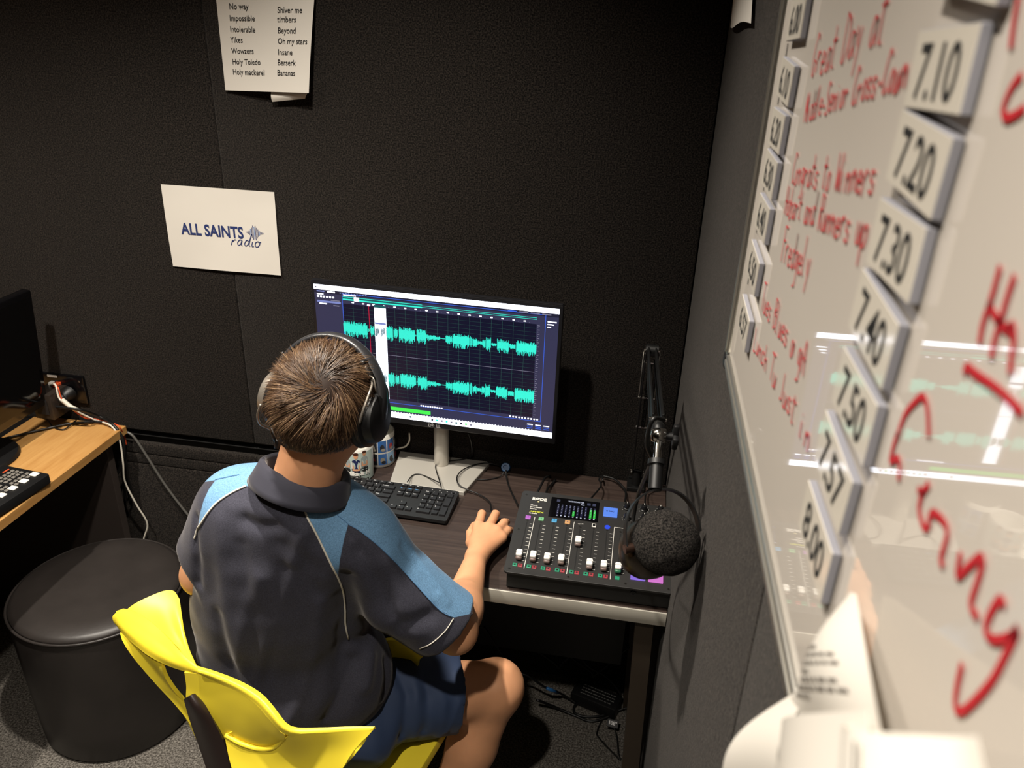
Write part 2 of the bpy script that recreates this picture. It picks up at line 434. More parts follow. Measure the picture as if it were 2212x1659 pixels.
# ================================================================== whiteboard on the right wall
BX = 0.331
m_wb = mat('whiteboard_enamel', 'd6cec4', rough=0.03, spec=1.0)
m_alu = mat('brushed_aluminium', 'b9b6ae', rough=0.35, metal=0.9)
m_cap = mat('corner_cap', '0e0e0e', rough=0.5)
m_red = mat('red_marker', 'c0202c', rough=0.6)
YB0, YB1, ZB0, ZB1 = -0.897, -1.98, 1.453, 2.36
wb = thing('whiteboard', 'large glossy whiteboard with red handwriting and aluminium frame on the side wall', 'whiteboard', (WALL_R-0.008, (YB0+YB1)/2, ZB0))
MB().box(((BX+WALL_R)/2-0.0002, (YB0+YB1)/2, (ZB0+ZB1)/2), (WALL_R-BX-0.0012, YB0-YB1-0.01, ZB1-ZB0-0.01)).build('writing_surface', m_wb, wb)
fw = 0.017
def rail(y0, y1, z0, z1):
    m = MB(); m.box(((0.3275+WALL_R-0.0006)/2, (y0+y1)/2, (z0+z1)/2), (WALL_R-0.0006-0.3275, abs(y1-y0), abs(z1-z0)), bevel=0.0025, seg=2)
    m.box((0.3268, (y0+y1)/2, (z0+z1)/2), (0.002, abs(y1-y0)-0.006, abs(z1-z0)-0.010), bevel=0.0008)
    return m.build('frame_rail', m_alu, wb, smooth=True, angle=40)
rail(YB0-0.012, YB1+0.012, ZB0, ZB0+fw); rail(YB0-0.012, YB1+0.012, ZB1-fw, ZB1)
rail(YB0, YB0-0.010, ZB0+0.012, ZB1-0.012); rail(YB1+0.010, YB1, ZB0+0.012, ZB1-0.012)
for (yy, zz) in ((YB0-0.004, ZB0+0.006), (YB0-0.004, ZB1-0.006), (YB1+0.004, ZB0+0.006), (YB1+0.004, ZB1-0.006)):
    MB().box(((0.326+WALL_R-0.0006)/2, yy, zz), (WALL_R-0.0006-0.326, 0.020, 0.020), bevel=0.004).build('corner_cap', m_cap, wb, smooth=True)
# single-stroke handwriting
SF = {
 'a': [[(.5, .45), (.25, .5), (.05, .25), (.2, 0), (.45, .2), (.5, .5), (.5, .1), (.6, 0)]], 'b': [[(.05, 1), (.05, 0), (.35, .05), (.5, .3), (.3, .5), (.05, .35)]],
 'c': [[(.5, .42), (.25, .5), (.05, .25), (.2, 0), (.5, .08)]], 'd': [[(.5, .45), (.2, .5), (.05, .2), (.25, 0), (.5, .25), (.5, 1), (.5, 0)]],
 'e': [[(.05, .25), (.48, .3), (.3, .5), (.05, .3), (.2, 0), (.5, .08)]], 'g': [[(.5, .45), (.2, .5), (.05, .25), (.3, .05), (.5, .45), (.5, -.3), (.2, -.45)]],
 'h': [[(.05, 1), (.05, 0)], [(.05, .3), (.3, .5), (.48, .3), (.5, 0)]], 'i': [[(.1, .5), (.1, .05), (.2, 0)], [(.1, .72), (.12, .76)]],
 'j': [[(.3, .5), (.3, -.3), (.05, -.4)]], 'l': [[(.1, 1), (.08, .05), (.2, 0)]], 'm': [[(.05, .5), (.05, 0)], [(.05, .35), (.2, .5), (.3, .35), (.3, 0)], [(.3, .35), (.45, .5), (.58, .35), (.58, 0)]],
 'n': [[(.05, .5), (.05, 0)], [(.05, .3), (.3, .5), (.48, .3), (.5, 0)]], 'o': [[(.3, .5), (.05, .3), (.2, 0), (.48, .15), (.42, .45), (.3, .5)]],
 'p': [[(.05, .5), (.05, -.4)], [(.05, .4), (.35, .5), (.5, .25), (.25, 0), (.05, .1)]], 'r': [[(.05, .5), (.05, 0)], [(.05, .3), (.25, .5), (.42, .45)]],
 's': [[(.45, .45), (.15, .48), (.1, .3), (.4, .2), (.35, 0), (.05, .05)]], 't': [[(.2, .9), (.2, .1), (.4, 0)], [(.0, .6), (.45, .62)]],
 'u': [[(.05, .5), (.08, .05), (.35, .05), (.48, .5), (.5, 0)]], 'w': [[(.05, .5), (.15, 0), (.3, .4), (.42, 0), (.58, .5)]], 'y': [[(.05, .5), (.25, .1)], [(.5, .5), (.2, -.4)]],
 'B': [[(.05, 1), (.05, 0), (.45, .1), (.5, .4), (.08, .52), (.45, .7), (.4, .95), (.05, 1)]], 'C': [[(.55, .85), (.3, 1), (.05, .5), (.2, .02), (.55, .12)]],
 'D': [[(.05, 1), (.05, 0), (.5, .25), (.5, .75), (.0, 1)]], 'F': [[(.05, 1), (.05, 0)], [(.0, 1), (.5, 1)], [(.05, .55), (.4, .55)]],
 'G': [[(.55, .85), (.3, 1), (.05, .5), (.25, 0), (.55, .3), (.3, .38)]], 'H': [[(.05, 1), (.05, 0)], [(.5, 1), (.5, 0)], [(.0, .5), (.55, .5)]],
 'L': [[(.08, 1), (.05, 0), (.5, .02)]], 'M': [[(.03, 0), (.1, 1), (.3, .3), (.5, 1), (.58, 0)]], 'R': [[(.05, 1), (.05, 0)], [(.05, 1), (.45, .9), (.42, .6), (.08, .5), (.5, 0)]],
 'T': [[(.3, 1), (.28, 0)], [(.0, 1), (.6, 1.02)]], 'W': [[(.0, 1), (.15, 0), (.3, .6), (.45, 0), (.6, 1)]], 'J': [[(.4, 1), (.4, .1), (.15, .0)]], 'S': [[(.5, .9), (.2, 1), (.1, .7), (.45, .4), (.4, .05), (.05, .05)]],
 'A': [[(.02, 0), (.3, 1), (.55, 0)], [(.12, .4), (.45, .4)]], '-': [[(.1, .3), (.45, .32)]], '@': [[(.5, .45), (.2, .5), (.05, .2), (.3, 0), (.5, .5), (.55, .1)]], ' ': [],
}
def on_board(a, b): return (BX-0.0006, a, b)       # y, z on the enamel
def hand(body, p0, p1, h, w=0.0019):
    a = pl(*p0, 0, BX); b = pl(*p1, 0, BX); d = np.array([b[1]-a[1], b[2]-a[2]]); L = np.linalg.norm(d); d /= L
    n = np.array([0, 1.0]); r = random.Random(len(body)*7+int(p0[1])); adv = L/max(1, len(body)); mb = MB()
    for i, ch in enumerate(body+' '):
        if ch == ' ':
            if mb.v: mb.build('handwritten_word', m_red, wb)
            mb = MB()
        for st in SF.get(ch, []):
            q = spline(st, 4) if len(st) > 2 else [np.array(s_, float) for s_ in st]
            jy = r.uniform(-.06, .06)
            pts = []
            for p in q:
                k = np.array([a[1], a[2]])+d*(i*adv+p[0]*adv*1.45+(-0.12*h*p[1]))+n*(p[1]+jy)*h
                pts.append(k)
            ribbon(mb, pts, w, on_board)
hand('Great Day at', (1752, 166), (1912, 86), 0.031)
hand('Middle-Senior Cross-Coun', (1737, 262), (1960, 186), 0.022)
hand('Congrats to Winners', (1710, 396), (1888, 424), 0.024)
hand('Hobart and Runners up', (1694, 462), (1872, 540), 0.024)
hand('Fredgely', (1688, 560), (1748, 604), 0.028)
hand('Tues Blues @ gA', (1645, 664), (1738, 812), 0.024)
hand('Lunch Tu Just in', (1628, 752), (1748, 980), 0.022)
def z1(*p): return [(1540+a/2.963, b/2.963) for a, b in p]
def z2(*p): return [(1540+a/2.765, 500+b/2.765) for a, b in p]
def z3(*p): return [(1540+a/2.769, 1060+b/2.769) for a, b in p]
big = [z1((1970, -40), (1950, 60), (1930, 180), (1915, 310)), z1((1990, 470), (1920, 560), (1868, 690), (1890, 752), (1960, 722), (2010, 680)),
       z2((1725, 200), (1690, 330), (1660, 430), (1620, 550), (1600, 670)), z2((1655, 430), (1700, 510), (1740, 560), (1790, 600)), z2((1812, 255), (1770, 380), (1730, 520), (1690, 650), (1670, 760)),
       z2((1770, 580), (1800, 560), (1806, 650), (1790, 760), (1785, 850)), z2((1508, 850), (1525, 806), (1580, 850), (1720, 950), (1860, 1085)),
       z2((1105, 1235), (1150, 1100), (1215, 1015), (1262, 985), (1288, 1060), (1296, 1230)), z2((1110, 1200), (1080, 1300), (1068, 1372), (1108, 1352), (1122, 1400), (1115, 1490)),
       z2((1230, 1540), (1262, 1552), (1300, 1500)), z3((1262, 0), (1240, 100), (1262, 200), (1290, 222), (1318, 130), (1390, 188), (1408, 260), (1372, 400), (1385, 455)),
       z3((1490, 365), (1472, 508), (1540, 450), (1605, 395), (1622, 430), (1585, 560), (1552, 680), (1595, 765)),
       z3((1755, 690), (1725, 650), (1670, 730), (1640, 830), (1690, 892), (1785, 872), (1832, 826), (1770, 960), (1680, 1130), (1570, 1260), (1492, 1322), (1458, 1280), (1470, 1160), (1500, 1030))]
for st in big:
    q = [pl(x, y, 0, BX)[1:] for x, y in spline(st, 6)]
    mb = MB(); ribbon(mb, q, 0.0032, on_board); mb.build('marker_stroke', m_red, wb)
# tick marks beside the early times
for zz in (1.806, 1.763, 1.721, 1.680, 1.636, 1.580): MB().box((BX-0.0004, -0.962, zz), (0.0004, 0.0022, 0.012)).build('tick_mark', m_ink_black, wb)

# time cards: thick magnetic labels
m_card = mat('card_white', 'dcd5c8', rough=0.10)
m_card_edge = mat('card_edge', '8a8a92', rough=0.7)
HOURS = {6: 'six', 7: 'seven', 8: 'eight'}; PAST = {'00': '%s sharp', '10': 'ten past %s', '20': 'twenty past %s', '30': 'half past %s', '40': 'forty past %s', '50': 'fifty past %s', '57': 'three to the hour after %s'}
def card(txt, y, z, w, h, rot):
    where = ' ('+PAST[txt[2:]] % HOURS[int(txt[0])]+')'
    t = thing('time_card', 'thick white magnetic card printed %s%s on the whiteboard' % (txt, where), "magnet", (BX-0.0015, y, z-h/2), group='time cards on the whiteboard')
    R4 = Matrix.Translation((BX-0.0029, y, z)) @ Matrix.Rotation(rot, 4, 'X')
    mb = MB(); mb.box((0, 0, 0), (0.0047, w, h), bevel=0.0006, seg=1, M=R4); mb.build('card_body', m_card_edge, t)
    MB().box((-0.0025, 0, 0), (0.0006, w-0.001, h-0.001), M=R4).build('card_face', m_card, t)
    vs, fs = text_mesh(txt, h*0.98, bold=0.0004, sx=0.95, align='CENTER')
    mb = MB(); mb.add([R4 @ Vector((-0.0031, -a, b-h*0.36)) for a, b, _ in vs], fs); mb.build('numerals', m_ink_black, t)
for txt, y, z, r in (('6.00', -1.020, 1.833, -.05), ('6.10', -1.018, 1.782, .06), ('6.20', -1.014, 1.739, 0), ('6.30', -1.016, 1.700, .02), ('6.40', -1.018, 1.658, 0), ('6.50', -1.012, 1.607, .05), ('6.57', -1.012, 1.548, .04)):
    card(txt, y, z, 0.078, 0.034, r)
for txt, y, z, r in (('7.00', -1.440, 1.856, .10), ('7.10', -1.430, 1.813, -.05), ('7.20', -1.430, 1.776, .05), ('7.30', -1.428, 1.737, -.03), ('7.40', -1.424, 1.697, .06), ('7.50', -1.424, 1.655, 0), ('7.57', -1.416, 1.611, .05), ('8.00', -1.414, 1.564, 0)):
    card(txt, y, z, 0.074, 0.033, r)
# ================================================================== dark desk
ZD = 0.73
m_dwood = wood_mat('dark_oak_laminate', '2c2320', '483c36', axis=0, scale=5.0, stretch=22.0, rough=0.42, contrast=(0.3, 0.75), fine=0.2)
m_dwood2 = mat('desk_underside', '15110f', rough=0.8)
m_silver = mat('silver_edging', 'cfcabd', rough=0.45, metal=0.35)
m_leg = mat('leg_paint', '3b3228', rough=0.5, metal=0.3)
m_blackp = mat('black_plastic', '101011', rough=0.45)
m_blackg = mat('black_gloss', '08080a', rough=0.18)
m_dark = mat('dark_grey_plastic', '1d1d1f', rough=0.5)
m_rubber = mat('rubber', '0d0d0d', rough=0.7)
m_chrome = mat('chrome', 'd8d6d0', rough=0.15, metal=1.0)
m_white = mat('white_plastic', 'e6e3dc', rough=0.4)
DX0, DX1, DY0, DY1 = -0.66, 0.3455, -0.5075, -0.011
desk = thing('desk', 'narrow dark wood-grain desk with silver front edge against the black wall', 'desk', ((DX0+DX1)/2, (DY0+DY1)/2, 0))
MB().box(((DX0+DX1)/2, (DY0+DY1)/2+0.001, ZD-0.0165), (DX1-DX0, DY1-DY0-0.002, 0.033), bevel=0.001).build('desk_top', m_dwood, desk)
MB().box(((DX0+DX1)/2, DY0-0.0005, ZD-0.0168), (DX1-DX0+0.0004, 0.004, 0.0336), bevel=0.0012).build('edge_strip', m_silver, desk, smooth=True, angle=40)
for s, (xt, xb) in ((1, (0.304, 0.3235)), (-1, (-0.60, -0.62))):
    for (yt, yb) in ((-0.472, -0.472), (-0.06, -0.06)):
        mb = MB(); w = 0.019; d = 0.0225
        lo = [(xb-w, yb-d, 0.001), (xb+w, yb-d, 0.001), (xb+w, yb+d, 0.001), (xb-w, yb+d, 0.001)]; hi = [(xt-w, yt-d, 0.697), (xt+w, yt-d, 0.697), (xt+w, yt+d, 0.697), (xt-w, yt+d, 0.697)]
        mb.add(lo+hi, [(3, 2, 1, 0), (4, 5, 6, 7), (0, 1, 5, 4), (1, 2, 6, 5), (2, 3, 7, 6), (3, 0, 4, 7)]); mb.build('leg', m_leg, desk)
MB().box((-0.15, -0.10, 0.665), (0.86, 0.04, 0.06), bevel=0.004).build('cross_beam', m_blackp, desk)
tr = MB()
tr.box((-0.13, -0.115, 0.235), (0.82, 0.08, 0.004)).box((-0.13, -0.155, 0.45), (0.82, 0.004, 0.43)).box((-0.13, -0.077, 0.45), (0.82, 0.004, 0.43))
tr.build('cable_tray', m_blackp, desk)
MB().box((0.215, -0.486, 0.6905), (0.075, 0.03, 0.012), bevel=0.004).build('under_desk_bracket', m_dark, desk, smooth=True)

# ================================================================== monitor
MX, MY, MZ, MYAW, MTILT, MS = -0.2483, -0.1131, 1.0606, -0.042, -0.014, 1.1342
SW, SH = 0.527*MS, 0.2965*MS
mon = thing('computer_monitor', 'black wide computer monitor with silver stand showing green audio waveforms', 'monitor', (MX, MY+0.05, ZD))
MM = Matrix.Translation((MX, MY, MZ)) @ Matrix.Rotation(MYAW, 4, 'Z') @ Matrix.Rotation(-MTILT, 4, 'X')   # local: x right, z up, y into the set
m_bezel = mat('bezel', '17171a', rough=0.35)
bz, bt, bb = 0.0085, 0.0085, 0.0175
mb = MB()
OW, OH = SW+2*bz, SH+bt+bb
mb.box((0, 0.012, (bt-bb)/2), (OW, 0.018, OH), bevel=0.003, M=MM)
mb.build('housing', m_bezel, mon, smooth=True, angle=40)
MB().box((0, 0.036, -0.01), (SW*0.62, 0.034, SH*0.62), bevel=0.012, M=MM).build('rear_cover', m_blackp, mon, smooth=True, angle=40)
MB().box((0, 0.010, SH/2+bt+0.0006), (OW-0.004, 0.012, 0.0016), bevel=0.0006, M=MM).build('added_top_strip', m_bezel, mon)  # strip added where only a highlight runs along the housing, in plain bezel colour
mb = MB(); add_text(mb, 'D', 0.0115, -0.0175, 0, 0, M=MM @ Matrix.Translation((0, 0.0024, -SH/2-0.0135)) @ Matrix.Rotation(pi/2, 4, 'X'), bold=0.0003)
add_text(mb, 'E', 0.0115, 0, 0, 0, M=MM @ Matrix.Translation((-0.0062, 0.0024, -SH/2-0.0125)) @ Matrix.Rotation(pi/2, 4, 'X') @ Matrix.Rotation(0.5, 4, 'Z'), bold=0.0003)
add_text(mb, 'LL', 0.0115, 0.0035, 0, 0, M=MM @ Matrix.Translation((0, 0.0024, -SH/2-0.0135)) @ Matrix.Rotation(pi/2, 4, 'X'), bold=0.0003)
mb.build('maker_logo', mat('logo_silver', 'c9c9c9', rough=0.3, metal=0.4), mon)
# stand
NX, NY = MX+sin(0.042)*0.055+0.0, MY+0.062
m_std = mat('stand_silver', 'bdb9b0', rough=0.42, metal=0.35)
MB().lathe([(0.019, 0.0), (0.0195, 0.002), (0.0195, 0.33), (0.018, 0.334)], Matrix.Translation((NX, NY, ZD+0.011)), 28).build('stand_neck', m_std, mon, smooth=True, angle=40)
MB().box((NX, NY-0.018, MZ-0.02), (0.09, 0.028, 0.10), bevel=0.008).build('mount_block', m_blackp, mon, smooth=True)
base = [(-0.372, -0.0135), (-0.352, -0.168), (-0.157, -0.175), (-0.122, -0.022), (-0.13, -0.0135)]
MB().prism(base[::-1], ZD+0.0005, ZD+0.0105, bevel=0.002).build('stand_base', m_std, mon)
# the picture on the screen, laid out on the panel plane
Mi = MM.inverted(); _o = np.array(Mi @ Vector(CAM_O)); _Mr = np.array(Mi.to_3x3())
def scr(zx, zy):
    """photo position on the panel -> panel coordinates (metres)"""
    d = _Mr @ ray(660+zx/3.7707, 590+zy/3.7707); t = -_o[1]/d[1]; p = _o+d*t
    return p[0], p[2]
def S3(x, z, k): return MM @ Vector((x, -0.0004*k+0.0028, z))
cols = {'bg': ('46466a', .55), 'dark': ('2d2d4a', .5), 'navy': ('0d1034', .55), 'white': ('eef2ff', 3.6), 'teal': ('2fd8c0', 1.4), 'tealdk': ('1c6a70', .7), 'grid': ('3f6f68', .5), 'blue': ('3f6cf0', .9),
        'red': ('d01c40', .9), 'green': ('3fd84a', 1.4), 'mid': ('9a98b0', .7), 'lblue': ('8d9ae0', .8), 'lav': ('6e6ea0', .55)}
ck = list(cols); cm = [emat('screen_'+k, c, s) for k, (c, s) in cols.items()]
disp = MB()
def uv(u, v): return (-SW/2+u*SW, SH/2-v*SH)
def R_(u0, v0, u1, v1, c, k):
    disp.m = ck.index(c); a, b = uv(u0, v0), uv(u1, v1)
    disp.add([S3(a[0], b[1], k), S3(b[0], b[1], k), S3(b[0], a[1], k), S3(a[0], a[1], k)], [(0, 1, 2, 3)])
R_(0, 0, 1, 1, 'bg', 1)
def inv(zx, zy): x, z = scr(zx, zy); return ((x+SW/2)/SW, (SH/2-z)/SH)
E0 = inv(305, 262); E1 = inv(1888, 405); E2 = inv(1840, 1175)
eu0, eu1, ev0, ev1 = E0[0], (E1[0]+E2[0])/2, (E0[1]+E1[1])/2, E2[1]
R_(0, 0, 1, 0.037, 'white', 2); R_(0, 0.037, 1, 0.062, 'dark', 2); R_(0, 0.955, 1, 1, 'white', 3)
B0 = inv(292, 172); B1 = inv(1960, 335); B2 = inv(1905, 1215)
bu0, bu1, bv0, bv1 = B0[0], B1[0], (B0[1]+B1[1])/2, B2[1]
for q in ((bu0, bv0, bu1, bv0+.004), (bu0, bv1-.004, bu1, bv1), (bu0, bv0, bu0+.0022, bv1), (bu1-.0022, bv0, bu1, bv1)): R_(*q, 'blue', 3)
R_(eu0, ev0, eu1, ev1, 'navy', 3)
ov = bv0+.022
R_(eu0, ov, eu0+(eu1-eu0)*.42, ov+.004, 'teal', 4); R_(eu0, ov+.004, eu0+(eu1-eu0)*.42, ov+.016, 'tealdk', 4); R_(eu0, ov+.016, eu0+(eu1-eu0)*.42, ov+.026, 'teal', 4)
R_(eu0+(eu1-eu0)*.06, ov-.002, eu0+(eu1-eu0)*.088, ov+.028, 'white', 5)
for k in (.006, .018): R_(eu0+(eu1-eu0)*.42, ov+k, eu1, ov+k+.003, 'teal', 4)
for i in range(1, 18):
    u = eu0+(eu1-eu0)*(i*.0555-.003); R_(u, ev0, u+.0011, ev1, 'grid', 4); R_(u-.004, ev0-.018, u+.005, ev0-.010, 'white', 4)
    R_(u+.018, ev0-.010, u+.0195, ev0-.006, 'mid', 4)
nl = 24
for i in range(1, nl):
    v = ev0+(ev1-ev0)*i/nl; R_(eu0, v, eu1, v+.0014, 'grid', 4)
seg = [(310, 505, 55), (512, 526, 14), (529, 560, 40), (568, 602, 34), (612, 648, 34), (655, 712, 55), (718, 750, 36), (760, 890, 56), (895, 902, 9), (905, 983, 52), (984, 1010, 24), (1011, 1060, 18), (1061, 1096, 12), (1097, 1140, 3),
       (1141, 1195, 30), (1198, 1335, 50), (1340, 1360, 46), (1364, 1398, 30), (1400, 1440, 16), (1441, 1466, 30), (1470, 1510, 50), (1514, 1556, 11), (1560, 1655, 47), (1660, 1710, 20), (1716, 1880, 50)]
wr = random.Random(3)
vmid = ev0+(ev1-ev0)*.499
c1, c2 = inv(1100, 532)[1], inv(1090, 908)[1]
su0, su1 = inv(557, 300)[0], inv(652, 300)[0]
R_(su0, ev0, su1, ev1, 'white', 5); R_(su0, ev0-.016, su1, ev0+.004, 'tealdk', 6); R_(su0+.001, ev0+.115, su1-.001, ev0+.130, 'lblue', 6)
for a, b, amp in seg:
    x = a
    ua, ub = inv(a, 460+(a-310)*.0924)[0], inv(b, 460+(b-310)*.0924)[0]
    n = max(2, int((b-a)/3.4))
    for i in range(n):
        u = ua+(ub-ua)*(i+.5)/n
        insel = su0 < u < su1
        for cc in (c1, c2):
            up = amp*wr.uniform(.5, 1.08)/1055; dn = amp*wr.uniform(.5, 1.35)/1055
            R_(u-.0008, cc-up, u+.00085, cc+dn, 'tealdk' if insel else 'teal', 6)
R_(inv(515, 300)[0]-.0012, ev0-.01, inv(515, 300)[0]+.0012, ev1, 'red', 7); R_(inv(515, 300)[0]-.006, ev0-.014, inv(515, 300)[0]+.006, ev0-.003, 'white', 7)
R_(eu0, vmid, eu1, vmid+.003, 'mid', 5)
# left list panel, menu marks, ruler, transport, meter, task bar icons
for i in range(2): R_(.012+i*.045, .044, .045+i*.045, .053, 'lblue' if i == 0 else 'white', 4)
for i in range(10): R_(.11+i*.012, .045, .116+i*.012, .052, 'lblue', 4)
for i in range(6): R_(.012+i*.013, .083, .020+i*.013, .095, 'white', 4)
R_(.012, .066, .04, .074, 'white', 4); R_(.010, .118, bu0-.006, .132, 'lblue', 4); R_(.02, .137, .052, .145, 'white', 4); R_(.08, .146, .105, .153, 'mid', 4); R_(.07, .108, .108, .115, 'mid', 4)
R_(bu0+.006, bv0+.006, bu0+.06, bv0+.014, 'white', 4)
for i in range(46):
    v = ev0+(ev1-ev0)*(i+.5)/46; R_(eu1+.004, v, eu1+.008 if i % 2 else eu1+.013, v+.004, 'mid', 4)
for i in range(10): R_(eu0+(eu1-eu0)*(.40+i*.0125), ev1+.018, eu0+(eu1-eu0)*(.40+i*.0125)+.006, ev1+.028, 'white', 4)
for i in range(10): R_(bu1-.13+i*.0125, ev1+.010, bu1-.124+i*.0125, ev1+.020, 'white', 4)
G0 = inv(600, 1095); G1 = inv(1017, 1150)
R_(.03, G1[1]-.022, G1[0], G1[1]+.008, 'green', 4)
for i in range(70):
    u = .03+i*.0128
    R_(u, G1[1]+.019, u+.004, G1[1]+.024, 'white', 4)
for r in range(3):
    for i in range(3): R_(.895+i*.034, .905+r*.014, .918+i*.034, .911+r*.014, 'blue' if r else 'white', 4)
for i, c in enumerate(('dark', 'teal', 'mid', 'teal', 'mid', 'tealdk', 'dark', 'green', 'mid')): R_(.485+i*.021, .968, .494+i*.021, .985, c, 5)
R_(.39, .968, .398, .985, 'tealdk', 5); R_(.008, .012, .013, .022, 'dark', 5)
for i in range(4): R_(.80+i*.045, .043, .835+i*.045, .052, 'blue' if i == 0 else 'mid', 4)
for i, w_ in enumerate((.035, .025, .014)): R_(bu1+.007, .095+i*.02, bu1+.007+w_, .102+i*.02, 'white', 4)
disp.build('screen_picture', cm, mon)

# ================================================================== keyboard
m_kb = mat('keyboard_black', '151516', rough=0.5); m_key = mat('key_black', '19191b', rough=0.45); m_leg_w = mat('legend_white', 'c9c9c9', rough=0.6); m_leg_b = mat('legend_blue', '5f9ad0', rough=0.6)
KW, KD = 0.441, 0.119
kb = thing('keyboard', 'full-size black computer keyboard on the dark desk in front of the monitor', 'keyboard', (-0.164, -0.1918, ZD), -0.0341)
# local: x 0 at right end (negative left), y 0 at rear (negative front)
def kz(y): return 0.0225+0.0085*(y/KD)       # deck height, lower at the front
mb = MB()
out = rrect(KW, KD, 0.005, 4, -KW/2, -KD/2)
n = len(out); mb.add([(x, y, 0.006) for x, y in out]+[(x, y, kz(y)) for x, y in out], [tuple(range(n))[::-1], tuple(range(n, 2*n))]+[(i, (i+1) % n, n+(i+1) % n, n+i) for i in range(n)])
mb.build('case', m_kb, kb, world=False)
for fx in (-0.05, -KW+0.05):
    for fy in (-0.012, -KD+0.012): MB().box((fx, fy, 0.003), (0.03, 0.010, 0.006)).build('foot', m_rubber, kb, world=False)
U = 0.01905; PY = 0.0176
_keys = {}
leg_mb = MB(); leg_mb2 = MB(); _glyph = {}
def key(xc, yc, w=1.0, h=1.0, short=False, legend='', blue=False):
    kw = w*U-0.0035; kd = h*PY-0.0034 if not short else 0.0095
    k = (round(kw, 4), round(kd, 4))
    if k not in _keys:
        mbk = MB(); t_ = 0.0012; hh = 0.0048
        lo = rrect(kw, kd, 0.001, 2); hi = rrect(kw-2*t_, kd-2*t_, 0.001, 2); n_ = len(lo)
        mbk.add([(x, y, 0) for x, y in lo]+[(x, y+0.0004, hh) for x, y in hi], [tuple(range(n_))[::-1], tuple(range(n_, 2*n_))]+[(i, (i+1) % n_, n_+(i+1) % n_, n_+i) for i in range(n_)])
        o = mbk.build('key', m_key, kb, world=False); _keys[k] = o
    else:
        o = share(_keys[k], 'key')
    o.location = (xc, yc, kz(yc)-0.0002); o.rotation_euler = (0.0713, 0, 0)
    if legend:
        if legend not in _glyph: _glyph[legend] = text_mesh(legend, 0.0052 if len(legend) == 1 else 0.0036, bold=0.00012)
        vs, fs = _glyph[legend]
        z = kz(yc)+0.0050
        (leg_mb2 if blue else leg_mb).add([(xc-kw/2+0.0022+a, yc+kd/2-0.0058+b if not short else yc-0.001+b, z+0.07*b+0.0002) for a, b, _ in vs], fs)
xr = -0.0065                                  # right end of the key field
def row(x0, y, items):
    x = x0
    for it in items:
        w, lg = it if isinstance(it, tuple) else (1.0, it)
        if lg is not None: key(x+w*U/2, y, w, 1.0, legend=lg)
        x += w*U
XN = xr-4*U; XV = XN-0.0085-3*U; XM = XV-0.0085-15*U
ys = [-0.0265-i*PY for i in range(5)]
# F row, short keys
yF = -0.0105
key(XM+U/2, yF, 1, short=True, legend='Esc')
for i in range(12): key(XM+U*(2.5+i+0.5*(i//4)*1.0-(0.5 if i > 0 else 0.5)), yF, 1, short=True, legend='F%d' % (i+1))
for i, l in enumerate(('Prt', 'Scr', 'Brk')): key(XV+U*(i+.5), yF, 1, short=True, legend=l)
row(XM, ys[0], list('`1234567890-=')+[(2.0, 'Backspace')])
row(XM, ys[1], [(1.5, 'Tab')]+list('QWERTYUIOP[]')+[(1.5, '\\')])
row(XM, ys[2], [(1.75, 'Caps')]+list("ASDFGHJKL;'")+[(2.25, 'Enter')])
row(XM, ys[3], [(2.25, 'Shift')]+list('ZXCVBNM,./')+[(2.75, 'Shift')])
row(XM, ys[4], [(1.25, 'Ctrl'), (1.25, 'Win'), (1.25, 'Alt'), (6.25, ''), (1.25, 'Alt'), (1.25, 'Fn'), (1.25, 'Menu'), (1.25, 'Ctrl')])
for i, l in enumerate(('Ins', 'Home', 'PgUp')): key(XV+U*(i+.5), ys[0], legend=l, blue=True)
for i, l in enumerate(('Del', 'End', 'PgDn')): key(XV+U*(i+.5), ys[1], legend=l)
key(XV+U*1.5, ys[3], legend='^')
for i, l in enumerate(('<', 'v', '>')): key(XV+U*(i+.5), ys[4], legend=l)
for r, rw in enumerate((('Num', '/', '*', '-'), ('7', '8', '9', None), ('4', '5', '6', None), ('1', '2', '3', None))):
    for i, l in enumerate(rw):
        if l: key(XN+U*(i+.5), ys[r], legend=l)
key(XN+U*3.5, (ys[1]+ys[2])/2, 1, 2, legend='+'); key(XN+U*3.5, (ys[3]+ys[4])/2, 1, 2, legend='Enter')
key(XN+U*1.0, ys[4], 2, legend='0'); key(XN+U*2.5, ys[4], legend='.')
tag(leg_mb.build('key_legends', m_leg_w, kb, world=False), kind='stuff'); tag(leg_mb2.build('blue_key_legends', m_leg_b, kb, world=False), kind='stuff')
mb = MB()
for i in range(3): mb.box((XN+U*(.8+i), -0.0085, kz(-.0085)+0.0002), (0.0022, 0.0022, 0.0004))
mb.build('lock_lights', m_leg_w, kb, world=False)
MB().lathe([(0.0060, 0), (0.0060, 0.0004), (0.0048, 0.0004), (0.0048, 0.0)], Matrix.Translation((-0.0125, -0.0095, kz(-.0095))), 24).build('maker_badge', mat('badge_grey', '55555a', rough=0.4), kb, world=False)

# ================================================================== mouse
mo = thing('computer_mouse', 'black computer mouse under the hand on the dark desk', 'mouse', tuple(pl(1068, 1165, 2, ZD)), -0.12)
P = []
for j in range(13):
    v = -1+2*j/12; row_ = []
    for i in range(13):
        u = -1+2*i/12
        w_ = 0.030*(1-0.10*v*v)*sqrt(max(0, 1-abs(v)**3.2*0.999)); hgt = 0.036*sqrt(max(0, 1-(abs(v-0.12*-1))**2.4*0.75))*(max(0, 1-abs(u)**3.5))**.55
        row_.append((u*w_, v*0.055, max(0.001, hgt)))
    P.append(row_)
MB().grid(P).build('mouse_shell', m_blackp, mo, smooth=True, world=False)
MB().box((0, 0.034, 0.0285), (0.006, 0.016, 0.008), bevel=0.003).build('scroll_wheel', m_rubber, mo, world=False)
